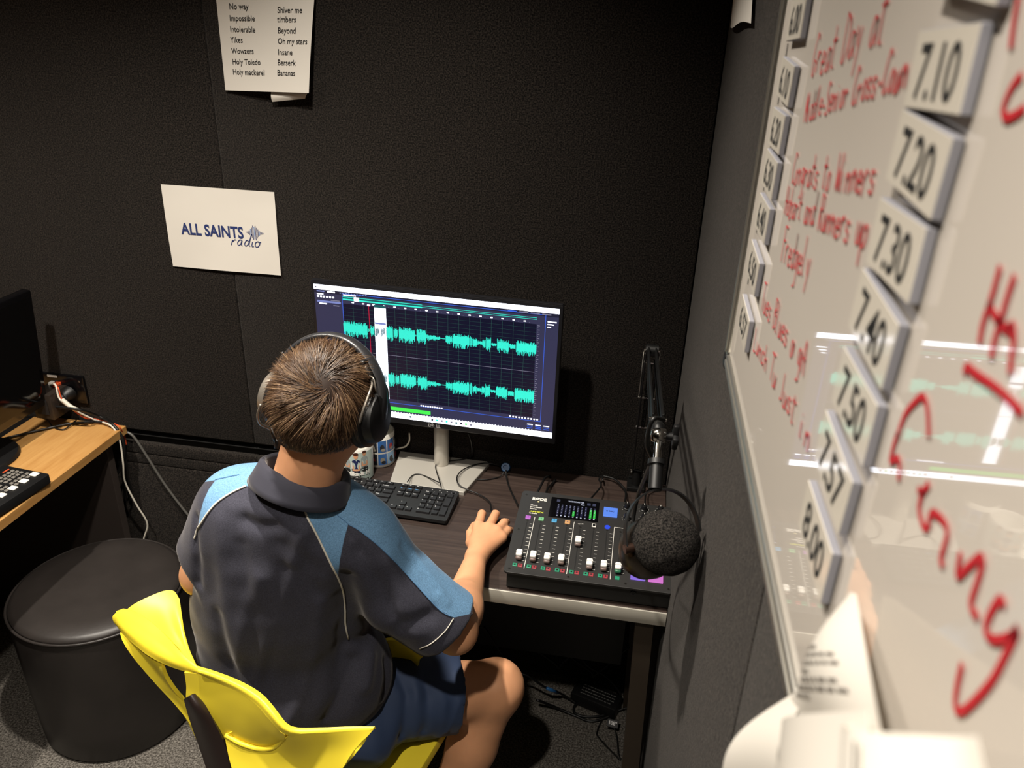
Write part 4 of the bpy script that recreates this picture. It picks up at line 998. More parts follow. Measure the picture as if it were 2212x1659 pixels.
# ================================================================== floor clutter under the dark desk
ad = thing('power_adapter', 'black laptop power adapter with printed label on the carpet under the desk', 'adapter', (0.225, -0.085, 0.0), 0.0)
Ra = Matrix.Translation((0.225, -0.085, 0.021)) @ Matrix.Rotation(-0.30, 4, 'Z')
MB().box((0, 0, 0), (0.14, 0.062, 0.040), bevel=0.004, M=Ra).build('brick', m_blackp, ad, smooth=True, angle=40)
mb = MB()
for r in range(4):
    x = -.045
    while x < .05:
        w_ = rnd.uniform(.004, .014); mb.box((x+w_/2, .018-r*.011, .0203), (w_, .003, .0003), M=Ra); x += w_+.003
mb.build('label_print', mat('label_grey', '6a6a68', rough=.6), ad)
def Fl(x, y, h=0.0): return pl(x, y, 2, h)
cable('coiled_mains_cable', 'thick black power cord coiled on the carpet beside the adapter', [Fl(1330, 1510, .02), Fl(1338, 1530, .008), Fl(1300, 1546, .005), Fl(1262, 1548, .005), Fl(1240, 1538, .005), Fl(1248, 1520, .006), Fl(1290, 1519, .01), Fl(1325, 1528, .014), Fl(1330, 1540, .012), Fl(1280, 1558, .004), Fl(1240, 1545, .004), Fl(1200, 1528, .02), Fl(1160, 1512, .06)], 0.004, m_cab)
cable('adapter_lead', 'thin black lead dropping from the cable tray to the adapter', [np.array([.14, -.12, .30]), pl(1262, 1430, 1, -.12), pl(1310, 1462, 1, -.12), pl(1335, 1490, 1, -.11), Fl(1342, 1505, .04)], 0.0025, m_cab)
cable('tray_lead', 'black lead crossing behind the adapter from the cable tray', [np.array([.09, -.12, .24]), pl(1275, 1450, 1, -.08), pl(1285, 1458, 1, -.06), np.array([.30, -.09, .24])], 0.003, m_cab)
cable('looped_lead', 'black lead hanging in a loop below the cable tray', [np.array([-.02, -.12, .25]), pl(1195, 1430, 1, -.10), pl(1206, 1443, 1, -.10), pl(1215, 1430, 1, -.10), pl(1228, 1418, 1, -.11), np.array([.15, -.12, .25])], 0.004, m_cab)
bl_ = cable('blue_banded_lead', 'black lead with blue bands running from the tray to the floor', [np.array([-.10, -.16, .30]), pl(1105, 1442, 1, -.15), pl(1140, 1460, 1, -.15), pl(1180, 1486, 1, -.14), pl(1215, 1500, 1, -.10), Fl(1245, 1520, .01)], 0.0032, m_cab)
for qa, qb in (((1104, 1441.5), (1120, 1448)), ((1182, 1487), (1206, 1496.5))):
    MB().tube([pl(*qa, 1, -.1465), pl(*qb, 1, -.1405 if qa[0] < 1150 else -.117)], .0046, 10).build('band', mat('band_blue', '2f6fae', rough=.4), bl_, smooth=True)
tg = thing('tagged_lead', 'thin black lead with white letter tag lying on the carpet by the desk leg', 'cable', (0.273, -0.17, 0))
MB().tube(spline([Fl(1300, 1522, .02), Fl(1315, 1545, .02), Fl(1322, 1562, .03), Fl(1332, 1590, .02), Fl(1336, 1625, .01), Fl(1340, 1640, .006), Fl(1330, 1632, .006), Fl(1295, 1595, .006), Fl(1290, 1580, .006), Fl(1305, 1550, .006), Fl(1330, 1537, .01), Fl(1356, 1528, .02)], 8), 0.0021, 8).build('cord', m_cab, tg, smooth=True)
tp = Fl(1324, 1563, .034)
MB().box(tuple(tp), (0.032, 0.022, 0.003), bevel=.001, rot=Euler((.5, 0, -.1))).build('tag', m_blackp, tg)
mb = MB(); add_text(mb, '10E\u00b0', 0.013, -.013, -.004, 0.0020, M=Matrix.Translation(Vector(tp)) @ Euler((.5, 0, -.1)).to_matrix().to_4x4(), bold=.0006); mb.build('tag_letters', mat('tag_white', 'f0f0f0', rough=.5), tg)

# ================================================================== left desk with its gear
ZL = 0.715
m_beech = wood_mat('beech_laminate', 'a97840', 'c79a5e', axis=1, scale=6.0, stretch=9.0, rough=0.4, contrast=(0.25, 0.75), fine=0.15)
ld = thing('side_desk', 'light beech desk with dark cable gap standing left of the leather pouf', 'desk', (-1.5, -0.9, 0))
MB().box((-1.340, -0.96, ZL-0.0125), (0.288, 1.90, 0.025), bevel=0.0012).build('desk_top', m_beech, ld)
MB().box((-1.76, -0.96, ZL-0.0125), (0.49, 1.90, 0.025), bevel=0.0012).build('rear_top', m_beech, ld)
MB().box((-1.498, -0.96, ZL-0.010), (0.028, 1.90, 0.012)).build('cable_gap_strip', m_blackp, ld)
m_gable = mat('gable_brown', '3a322e', rough=0.6)
MB().box((-1.62, -0.060, 0.345), (0.79, 0.025, 0.688), bevel=0.001).build('end_panel', m_gable, ld)
MB().box((-1.62, -1.88, 0.345), (0.79, 0.025, 0.688), bevel=0.001).build('end_panel', m_gable, ld)
MB().box((-1.97, -0.97, 0.40), (0.02, 1.79, 0.40)).build('modesty_panel', m_gable, ld)
# its monitor, seen edge-on, facing the room
lm = thing('side_monitor', 'black glossy monitor on round base standing on the beech desk', 'monitor', (-1.45, -0.30, ZL))
XA, XBm = -1.345, -1.372
za, zb_ = 1.130, 0.800; yA, yBm = -0.072, -0.66
mb = MB()
def q3(x, y, z): return (x, y, z)
o_ = [(-.0, yA, zb_), (0, yBm, zb_), (0, yBm, za), (0, yA, za)]
MLm = Matrix.Translation((-1.362, (yA+yBm)/2, (za+zb_)/2)) @ Matrix.Rotation(0.09, 4, 'Y')
MB().box((-0.012, 0, 0), (0.026, yA-yBm, za-zb_+.01), bevel=.006, M=MLm).build('housing', m_blackg, lm, smooth=True, angle=40)
MB().box((0.0014, 0, 0.004), (0.001, yA-yBm-.036, za-zb_-.03), M=MLm).build('screen', mat('dead_screen', '050506', rough=0.08), lm)
MB().box((-0.045, 0, -.03), (0.05, 0.20, 0.16), bevel=.015, M=MLm).build('rear_cover', m_blackp, lm, smooth=True)
MB().tube([(-1.430, -.33, ZL+.012), (-1.432, -.35, .95)], [.022, .018], 16).build('stand_neck', m_blackp, lm, smooth=True)
MB().lathe([(0, 0.0005), (.105, 0.0005), (.108, .004), (.104, .012), (.03, .018), (0, .018)], Matrix.Translation((-1.462, -.270, ZL)), 40).build('round_base', m_blackp, lm, smooth=True, angle=40)
# video switcher
vs_ = thing('video_switcher', 'black video switcher with rows of grey and large white buttons on the beech desk', 'switcher', (-1.187, -0.326, ZL), 0.0)
VR = Matrix.Translation((-1.187, -0.330, ZL)) @ Matrix.Rotation(radians(8.0)-pi, 4, 'Z')     # local x: away from the back wall ... y: towards the sitter's left
VR = Matrix(((-cos(.09), sin(.09)*-1, 0, -1.188), (-sin(.09)*-1*1, -cos(.09), 0, -.328), (0, 0, 1, ZL), (0, 0, 0, 1)))   # u = into the desk (-x), v = towards the camera (-y)
mb = MB(); mb.prism(rrect(.142, .37, .006, 4, .071, .185), 0.0065, 0.030, M=VR, bevel=.002); mb.build('body', m_blackp, vs_, smooth=True, angle=40)
for fu in (.02, .12):
    for fv in (.03, .34): MB().cyl(VR @ Vector((fu, fv, 0)), VR @ Vector((fu, fv, .007)), .007, n=10).build('rubber_foot', m_rubber, vs_)
m_btn_w = mat('button_white', 'e9e6dc', rough=.4); m_btn_g = mat('button_grey', '77736c', rough=.45)  # switcher buttons: plain white and grey plastic, neither glows
Vi = VR.inverted(); _vo = np.array(Vi @ Vector(CAM_O)); _vr = np.array(Vi.to_3x3())
def vab(x, y):
    d = _vr @ ray(x, y); t = (.031-_vo[2])/d[2]; p = _vo+d*t; return p[0], p[1]
u0, v0 = vab(75, 1025); u3, v3 = vab(13, 1072)
for i in range(9):
    v = v0+(v3-v0)*i/3
    if v < .355: MB().box((u0+.001, v, .0315), (.020, .0165, .004), bevel=.0035, M=VR).build('program_button', m_btn_w, vs_, smooth=True)
for r in range(5):
    for c in range(18):
        v = .018+c*.0118+(.006 if c > 4 else 0)+(.006 if c > 9 else 0); u = .038+r*.0135+(.004 if r > 1 else 0)
        if c % 9 == 7 and r > 2: continue
        MB().box((u, v, .0312), (.0092, .0088, .003), bevel=.0018, seg=1, M=VR).build('preset_button', m_btn_g, vs_)
MB().box((.112, .022, .0302), (.004, .018, .0006), M=VR).build('orange_print', m_cabo, vs_)
MB().tube(spline([VR @ Vector((.146, .05, .02)), VR @ Vector((.152, .04, .022)), VR @ Vector((.150, .09, .024)), VR @ Vector((.16, .16, .02))], 6), .002, 8).build('usb_lead', m_cabg, vs_, smooth=True)
# wall socket with plugs
so = thing('wall_socket', 'black double wall socket plate with orange and white network plugs above the beech desk', 'socket', (-1.37, -0.004, .775))
MB().box((-1.371, -.0052, .815), (.134, .0095, .086), bevel=.003).build('plate', m_blackg, so, smooth=True, angle=40)
MB().box((-1.400, -.0106, .8505), (.030, .001, .007)).build('label_strip', m_white, so)
MB().box((-1.402, -.016, .829), (.011, .018, .012), bevel=.0012).build('white_plug', m_white, so); MB().box((-1.384, -.018, .827), (.014, .024, .015), bevel=.0012).build('orange_plug', m_cabo, so)
mb = MB(); mb.tube([(-1.352, -.010, .806), (-1.354, -.022, .803), (-1.356, -.030, .801), (-1.362, -.044, .796), (-1.372, -.062, .788)], [.021, .020, .015, .011, .006], 20); mb.build('power_plug', m_blackp, so, smooth=True, angle=50)
mb = MB()
for k in range(3): mb.tube([(-1.3565-k*.0035, -.034-k*.008, .7995-k*.002), (-1.3575-k*.0035, -.0365-k*.008, .799-k*.002)], .016-.0025*k, 18)
mb.build('plug_rings', m_dark, so, smooth=True, angle=40)
MB().lathe([(.0032, 0), (.0032, .001), (0, .0012)], Matrix.Translation((-1.318, -.010, .842)) @ Matrix.Rotation(pi/2, 4, 'X'), 12).build('plate_screw', m_chrome, so)
t = thing('plug_in_transformer', 'boxy black plug-in transformer on the wall socket beside the side monitor', 'transformer', (-1.39, -.04, .745))
MB().box((-1.388, -.047, .789), (.060, .073, .078), bevel=.003).build('case', mat('warm_black', '2a2420', rough=.35), t, smooth=True, angle=40)
MB().box((-1.388, -.0855, .789), (.036, .0012, .045), bevel=.0004).build('rating_label', m_dark, t)
def Ld(x, y, h=0.0): return pl(x, y, 2, ZL+h)
cable('white_network_cable', 'white network cable falling from the wall socket over the beech desk corner to the floor', [(-1.402, -.022, .828), pl(120, 832, 1, -.05), pl(128, 860, 1, -.06), pl(150, 880, 1, -.06), Ld(200, 905, .012), Ld(240, 920, .010), pl(258, 950, 1, -.045), pl(266, 1000, 1, -.05), pl(270, 1040, 1, -.05), pl(295, 1090, 1, -.04), pl(318, 1130, 1, -.03), pl(312, 1160, 1, -.03), pl(300, 1200, 1, -.03), pl(290, 1260, 1, -.03)], .0026, m_cabw)
cable('white_cable_sleeve', 'white sleeve bundling the wall socket cables above the beech desk', [pl(134, 863, 1, -.068), pl(152, 878, 1, -.068), pl(168, 886, 1, -.068)], .0062, m_cabw, cat='sleeve')
cable('orange_network_cable', 'orange network cable curling over the corner of the beech desk', [(-1.384, -.026, .826), pl(126, 838, 1, -.055), pl(134, 862, 1, -.06), pl(160, 887, 1, -.06), pl(185, 903, 1, -.05), Ld(205, 905, .006), Ld(238, 913, .010), Ld(258, 922, .012), pl(269, 945, 1, -.012)], .0018, m_cabo)
cable('orange_tip', 'orange cable end hanging off the beech desk corner', [pl(268, 938, 1, -.008), pl(270, 950, 1, -.008), pl(272, 960, 1, -.008)],   .003, m_cabo)
cable('mains_cable', 'thick black power cord running over the beech desk corner and down behind the pouf', [(-1.374, -.066, .785), pl(170, 885, 1, -.07), Ld(215, 900, .02), Ld(245, 918, .012), pl(266, 950, 1, -.04), pl(268, 985, 1, -.04), pl(255, 1020, 1, -.04), pl(230, 1060, 1, -.042), pl(212, 1110, 1, -.042), pl(190, 1160, 1, -.042)], .0042, m_cab)
cable('audio_cable', 'black cord lying across the beech desk top beside its shadow', [Ld(-20, 955, .006), Ld(30, 942, .006), Ld(90, 928, .006), Ld(140, 917, .006), Ld(180, 912, .007), Ld(225, 912, .010)], .0032, m_cab)
cable('thin_signal_cable', 'thin black cord wandering on the beech desk from the gap', [Ld(40, 898, .004), Ld(75, 898, .004), Ld(100, 906, .004), Ld(115, 922, .004), Ld(135, 928, .004), Ld(150, 920, .006), Ld(165, 908, .01)], .002, m_cab)
cable('diagonal_cord', 'grey-black cord slanting from the cable slot down the back wall behind the sitter', [pl(272, 932, 1, -.006), pl(290, 945, 1, -.006), pl(320, 990, 1, -.006), pl(355, 1045, 1, -.006), pl(400, 1105, 1, -.008), pl(440, 1150, 1, -.01), np.array([-.955, -.012, .30]), np.array([-.93, -.014, .10]), np.array([-.915, -.03, .006])], .0038, m_cabg)
cable('hanging_cord', 'black cord hanging beside the white cable below the beech desk', [pl(268, 950, 1, -.030), pl(273, 1000, 1, -.030), pl(278, 1040, 1, -.028), pl(283, 1065, 1, -.026), pl(272, 1080, 1, -.028), pl(268, 1030, 1, -.032)], .0034, m_cab)

# ================================================================== leather pouf
m_leather = mat('black_leather', '2b2725', rough=0.42, spec=0.45, bump=(60, 0.15, 0.002), noise=(8, 0.18))
PX, PY_, PR_ = -1.105, -0.352, 0.212
po = thing('pouf', 'round black leather pouf with piped top edge beside the beech desk', 'pouf', (PX, PY_, 0))
MB().lathe([(0, .002), (.198, .002), (.204, .012), (.207, .10), (.211, .30), (.2125, .405), (.211, .418), (0, .418)], None, 64).build('side_panel', m_leather, po, smooth=True, angle=50, world=False)
MB().lathe([(.2095, .417), (.207, .424), (.195, .432), (.15, .436), (.08, .4375), (0, .438)], None, 64).build('seat_top', m_leather, po, smooth=True, world=False)
pts = [(.2125*cos(2*pi*i/64), .2125*sin(2*pi*i/64), .4185) for i in range(64)]
MB().tube(pts, .0036, 8, closed=True).build('piping', m_leather, po, smooth=True, world=False)
MB().lathe([(0, 0.0), (.196, 0.0), (.196, .003), (0, .003)], None, 48).build('base_board', m_blackp, po, world=False)
# ================================================================== implicit-surface modelling
def grid_pts(lo, hi, h):
    ax = [np.arange(lo[i], hi[i]+h, h, dtype=np.float32) for i in range(3)]
    X, Y, Z = np.meshgrid(*ax, indexing='ij')
    return np.stack([X, Y, Z], -1)
def s_cone(P, a, b, ra, rb):
    a = np.array(a, np.float32); b = np.array(b, np.float32); ab = b-a; L2 = float(ab@ab)
    t = np.clip(((P-a)@ab)/L2, 0, 1); c = a+t[..., None]*ab
    return np.linalg.norm(P-c, axis=-1)-(ra+(rb-ra)*t)
def s_ell(P, c, r, Rm=None):
    Q = P-np.array(c, np.float32)
    if Rm is not None: Q = Q@np.array(Rm, np.float32)      # columns are the local axes
    r = np.array(r, np.float32); k0 = np.linalg.norm(Q/r, axis=-1); k1 = np.linalg.norm(Q/(r*r), axis=-1)
    return k0*(k0-1)/(k1+1e-9)
def smin(a, b, k):
    h = np.clip(0.5+0.5*(b-a)/k, 0, 1); return b+(a-b)*h-k*h*(1-h)
def smax(a, b, k): return -smin(-a, -b, k)
def nets(V, lo, h):
    """surface nets: signed volume -> quads"""
    S = V < 0; nx, ny, nz = V.shape
    c = np.zeros((nx-1, ny-1, nz-1), np.int8); acc = np.zeros((nx-1, ny-1, nz-1, 3), np.float32); cnt = np.zeros((nx-1, ny-1, nz-1), np.float32)
    offs = [(i, j, k) for i in (0, 1) for j in (0, 1) for k in (0, 1)]
    def sub(A, o): return A[o[0]:nx-1+o[0], o[1]:ny-1+o[1], o[2]:nz-1+o[2]]
    for o in offs:
        for ax in range(3):
            if o[ax] == 0:
                o2 = list(o); o2[ax] = 1
                a = sub(V, o); b = sub(V, o2); m = (a < 0) != (b < 0)
                t = np.where(m, a/(a-b+1e-12), 0)
                for d in range(3): acc[..., d] += np.where(m, o[d]+(t if d == ax else 0), 0)
                cnt += m
    act = cnt > 0; idx = -np.ones(act.shape, np.int64); idx[act] = np.arange(act.sum())
    cell = np.argwhere(act); verts = np.array(lo)+h*(cell+acc[act]/cnt[act][:, None])
    faces = []
    for ax in range(3):
        u, v = [(1, 2), (2, 0), (0, 1)][ax]
        sl0 = [slice(None)]*3; sl1 = [slice(None)]*3; sl0[ax] = slice(0, -1); sl1[ax] = slice(1, None)
        A = S[tuple(sl0)]; B = S[tuple(sl1)]
        for flip, m in ((False, A & ~B), (True, ~A & B)):
            e = np.argwhere(m); e = e[(e[:, u] > 0) & (e[:, v] > 0)]
            e = e[(e[:, u] < act.shape[u]) & (e[:, v] < act.shape[v]) & (e[:, ax] < act.shape[ax])]
            def at(du, dv):
                q = e.copy(); q[:, u] -= du; q[:, v] -= dv; return idx[q[:, 0], q[:, 1], q[:, 2]]
            q = np.stack([at(1, 1), at(0, 1), at(0, 0), at(1, 0)], 1)
            if flip: q = q[:, ::-1]
            faces.append(q[(q >= 0).all(1)])
    return verts, np.concatenate(faces)
def relax(v, f, it=2, k=0.5):
    e = np.concatenate([f[:, [0, 1]], f[:, [1, 2]], f[:, [2, 3]], f[:, [3, 0]]])
    for _ in range(it):
        s = np.zeros_like(v); n = np.zeros(len(v))
        np.add.at(s, e[:, 0], v[e[:, 1]]); np.add.at(s, e[:, 1], v[e[:, 0]]); np.add.at(n, e[:, 0], 1); np.add.at(n, e[:, 1], 1)
        v = v+k*(s/np.maximum(n, 1)[:, None]-v)
    return v
def vnormals(v, f):
    n = np.cross(v[f[:, 2]]-v[f[:, 0]], v[f[:, 3]]-v[f[:, 1]]); N = np.zeros_like(v)
    for i in range(4): np.add.at(N, f[:, i], n)
    return N/(np.linalg.norm(N, axis=1, keepdims=True)+1e-12)
def np_mesh(name, v, f, m, parent, attrs=None, smooth=True):
    Mi = np.array(wmat(parent).inverted()); v = v@Mi[:3, :3].T+Mi[:3, 3]
    me = bpy.data.meshes.new(name); me.vertices.add(len(v)); me.vertices.foreach_set('co', v.astype(np.float32).ravel())
    k = f.shape[1]
    me.loops.add(len(f)*k); me.loops.foreach_set('vertex_index', f.astype(np.int32).ravel())
    me.polygons.add(len(f)); me.polygons.foreach_set('loop_start', np.arange(len(f), dtype=np.int32)*k)
    try: me.polygons.foreach_set('loop_total', np.full(len(f), k, np.int32))
    except Exception: pass
    me.polygons.foreach_set('use_smooth', np.ones(len(f), bool) if smooth else np.zeros(len(f), bool))
    for n_, a in (attrs or {}).items():
        at = me.attributes.new(n_, 'FLOAT', 'POINT'); at.data.foreach_set('value', np.asarray(a, np.float32))
    me.update(); me.validate()
    if isinstance(m, (list, tuple)):
        for q in m: me.materials.append(q)
    else: me.materials.append(m)
    o = bpy.data.objects.new(name, me); COL.objects.link(o); o.parent = parent
    return o
def bvh(v, f): return BVHTree.FromPolygons([tuple(p) for p in v], [tuple(int(i) for i in q) for q in f])
def shoot(tree, x, y):
    h = tree.ray_cast(Vector(CAM_O), Vector(ray(x, y)).normalized()); return None if h[0] is None else (np.array(h[0]), np.array(h[1]))
def project(v):
    d = v-CAM_O; z = d@CAM_D; return np.stack([IMG_W/2+CAM_F*(d@CAM_R)/z, IMG_H/2-CAM_F*(d@CAM_U)/z], 1)
def poly_sd(p, poly):
    """signed distance to a closed polygon, positive inside"""
    poly = np.array(poly, float); d = np.full(len(p), 1e9); ins = np.zeros(len(p), bool)
    for a, b in zip(poly, np.roll(poly, -1, 0)):
        e = b-a; w = p-a; t = np.clip((w@e)/(e@e), 0, 1); d = np.minimum(d, np.linalg.norm(w-t[:, None]*e, axis=1))
        c = ((a[1] > p[:, 1]) != (b[1] > p[:, 1])); xx = a[0]+(p[:, 1]-a[1])*e[0]/(e[1] if e[1] else 1e-9); ins ^= c & (p[:, 0] < xx)
    return np.where(ins, d, -d)
def line_dist(v, pts):
    d = np.full(len(v), 1e9)
    for a, b in zip(pts, pts[1:]):
        e = b-a; w = v-a; t = np.clip((w@e)/(e@e+1e-12), 0, 1); d = np.minimum(d, np.linalg.norm(w-t[:, None]*e, axis=1))
    return d
def vnoise(v, sc, seed):
    r = np.random.RandomState(seed); s = np.zeros(len(v))
    for _ in range(7):
        k = r.normal(size=3); k = k/np.linalg.norm(k)*sc*r.uniform(.6, 1.5); s += np.sin(v@k+r.uniform(0, 6.28))
    return s/7

# ================================================================== the person
HC = dep(704, 866, 1.28)
HR = (Matrix.Rotation(radians(-9), 3, 'Z') @ Matrix.Rotation(radians(-9), 3, 'X') @ Matrix.Rotation(radians(2), 3, 'Y'))    # head: x right, y forward, z up
HRn = np.array(HR)
def hl(x, y, z): return HC+HRn@np.array([x, y, z], float)
NB = np.array([-.310, -.752, 1.070])
LS, RS_ = np.array([-.440, -.735, 1.022]), np.array([-.214, -.738, .986])
LE, RE = np.array([-.538, -.722, .850]), np.array([-.052, -.705, .785])
RWr = D(1029, 1203, .036); LWr = np.array([-.500, -.43, .768])
RHip, RKn, RAn = np.array([-.325, -.685, .535]), np.array([.000, -.545, .487]), np.array([-.125, -.690, .085])
LHip, LKn, LAn = np.array([-.490, -.680, .535]), np.array([-.500, -.290, .500]), np.array([-.500, -.340, .085])
person = thing('person', 'seated person in navy and light blue polo shirt and navy shorts using the mouse', 'person', (-0.41, -0.68, 0.45))

m_skin = mat('skin', 'd69c74', rough=0.5, spec=0.35, sss=0.12, noise=(14, 0.10), bump=(220, 0.12, 0.0006))

# ---- body: one continuous surface
h = 0.0058
lo, hi = np.array([-.66, -.92, -.02]), np.array([.10, -.22, 1.42])
P = grid_pts(lo, hi, h); Vb = None
def addb(d, k):
    global Vb
    Vb = d if Vb is None else smin(Vb, d, k)
addb(s_ell(P, hl(0, -.012, .010), (.070, .090, .076), HRn), .02)
addb(s_ell(P, hl(0, .032, -.045), (.056, .062, .066), HRn), .03)
addb(s_ell(P, hl(0, .094, -.028), (.013, .020, .022), HRn), .012)                       # nose
for s in (-1, 1):
    addb(s_ell(P, hl(s*.034, .072, -.004), (.020, .014, .012), HRn), .012)              # brow and cheek
    addb(s_ell(P, hl(s*.077, -.004, -.022), (.010, .018, .030), HRn), .006)             # ears
addb(s_ell(P, hl(0, .086, -.066), (.022, .012, .010), HRn), .01)                        # lips
addb(s_cone(P, hl(0, -.020, -.050), NB, .051, .058), .025)                              # neck
for S_ in (LS, RS_):
    addb(s_cone(P, NB+np.array([0, .012, -.045]), S_+np.array([0, 0, -.012]), .040, .040), .03)
addb(s_ell(P, (-.345, -.705, .97), (.135, .085, .12)), .05); addb(s_ell(P, (-.385, -.70, .80), (.125, .085, .16)), .05); addb(s_ell(P, (-.41, -.685, .60), (.145, .105, .11)), .05)
addb(s_cone(P, LS, LE, .046, .040), .02); addb(s_cone(P, LE, LWr, .041, .027), .012)
addb(s_cone(P, RS_, RE, .046, .041), .02); addb(s_cone(P, RE, RE*.72+RWr*.28, .041, .041), .012); addb(s_cone(P, RE*.75+RWr*.25, RWr, .0405, .0225), .015)
for (Hp, Kn, An) in ((RHip, RKn, RAn), (LHip, LKn, LAn)):
    addb(s_cone(P, Hp, Kn, .084, .058), .03); addb(s_ell(P, Kn+np.array([.004, .004, .006]), (.059, .060, .058)), .015)
    mid = Kn*.68+An*.32; addb(s_cone(P, Kn, mid, .053, .054), .02); addb(s_cone(P, mid, An, .054, .034), .02)
    toe = An+np.array([.02, .17, -.055]); heel = An+np.array([0, -.03, -.050]); addb(s_cone(P, An, heel, .036, .034), .02); addb(s_cone(P, heel+np.array([0, .03, .0]), toe, .034, .026), .02)
# hands at the same resolution as the body are refined below: palms first
def hand_prims(W, mc, pips, tips, th):
    out = []
    for q, M_ in enumerate(mc): out.append((W, M_, .0180, .0120 if q else .0130, .012))
    for M_, Pp, T in zip(mc, pips, tips): out += [(M_, Pp, .0106, .0098, .005), (Pp, T, .0096, .0078, .003)]
    out += [(W*.75+mc[0]*.25, th[0], .016, .0115, .012), (th[0], th[1], .0112, .0098, .004), (th[1], th[2], .0098, .0080, .003)]
    return out
mcR = [D(1033, 1136, .046), D(1056, 1138, .050), D(1073, 1147, .047), D(1084, 1161, .040)]
piR = [D(1041, 1110, .044), D(1071, 1109, .047), D(1089, 1129, .043), D(1096, 1146, .034)]
tiR = [D(1049, 1103, .020), D(1079, 1104, .022), D(1098, 1126, .018), D(1103, 1145, .014)]
thR = [D(1017, 1172, .030), D(1016, 1151, .026), D(1024, 1134, .018)]
mcL = [np.array([-.462, -.345, .782]), np.array([-.480, -.338, .785]), np.array([-.499, -.342, .782]), np.array([-.516, -.352, .776])]
piL = [p+np.array([.004, .036, .004]) for p in mcL]; tiL = [p+np.array([.0, .020, -.018]) for p in piL]
thL = [np.array([-.458, -.392, .768]), np.array([-.444, -.362, .766]), np.array([-.440, -.338, .764])]
sub_lo = np.array([-.14, -.55, .70]); 
def local_refine(V, prims, box_lo, box_hi):
    i0 = np.maximum(((box_lo-lo)/h).astype(int), 0); i1 = np.minimum(((box_hi-lo)/h).astype(int)+1, V.shape)
    s_ = tuple(slice(a, b) for a, b in zip(i0, i1)); Q = P[s_]; v = V[s_]
    for a, b, ra, rb, k in prims: v = smin(v, s_cone(Q, a, b, ra, rb), k)
    V[s_] = v
prR = hand_prims(RWr, mcR, piR, tiR, thR); prL = hand_prims(LWr, mcL, piL, tiL, thL)
local_refine(Vb, prL, np.array([-.58, -.50, .70]), np.array([-.40, -.25, .84]))
# the right hand and forearm come from a finer grid, joined to the body at mid-forearm by the same field
h2 = 0.0022
lo2, hi2 = np.array([-.135, -.60, .715]), np.array([.035, -.300, .845])
P2 = grid_pts(lo2, hi2, h2)
V2 = s_cone(P2, RE*.75+RWr*.25, RWr, .0405, .0225)
V2 = smin(V2, s_cone(P2, RE, RE*.72+RWr*.28, .041, .041), .012)
for a, b, ra, rb, k in prR: V2 = smin(V2, s_cone(P2, a, b, ra, rb), k)
for a, b in zip(mcR, [RWr]*4): V2 = smin(V2, s_cone(P2, a*.9+b*.1, a*.35+b*.65, .0060, .004)-.0, .010)
v2, f2_ = nets(V2, lo2, h2); v2 = relax(v2, f2_, 3, .5)
vb, fb = nets(Vb, lo, h); vb = relax(vb, fb, 3, .5)
# drop body faces inside the fine block, fine faces outside it, and let the two shells meet in a 6 mm lap
cut = -0.590+0.004
keep2 = v2[f2_].mean(1)[:, 1] > cut
f2_ = f2_[keep2]
inblk = lambda c: (c[:, 0] > lo2[0]) & (c[:, 0] < hi2[0]) & (c[:, 1] > cut+.004) & (c[:, 2] > lo2[2]) & (c[:, 2] < hi2[2])
fb = fb[~inblk(vb[fb].mean(1))]
body_v = np.concatenate([vb, v2]); body_f = np.concatenate([fb, f2_+len(vb)])
used = np.zeros(len(body_v), bool); used[body_f.ravel()] = True; ren = np.cumsum(used)-1; body_v = body_v[used]; body_f = ren[body_f]
np_mesh('body', body_v, body_f, m_skin, person)
# eyes and brows
m_eye = mat('eye_white', 'e8e4de', rough=.2); m_iris = mat('iris_brown', '2a1a12', rough=.2)
for s in (-1, 1):
    MB().lathe([(0, -.011), (.0078, -.0078), (.011, 0), (.0078, .0078), (0, .011)], Matrix.Translation(Vector(hl(s*.030, .072, .002))), 16).build('eye', m_eye, person, smooth=True)
    MB().lathe([(.0048, 0), (.003, .0012), (0, .0016)], Matrix.Translation(Vector(hl(s*.030, .0822, .001))) @ HR.to_4x4() @ Matrix.Rotation(-pi/2, 4, 'X'), 14).build('iris', m_iris, person)
    MB().tube(spline([hl(s*.016, .0845, .016), hl(s*.030, .084, .020), hl(s*.044, .074, .016)], 5), [.0026]*5+[.0024]*5+[.0014], 6).build('eyebrow', m_iris, person, smooth=True)

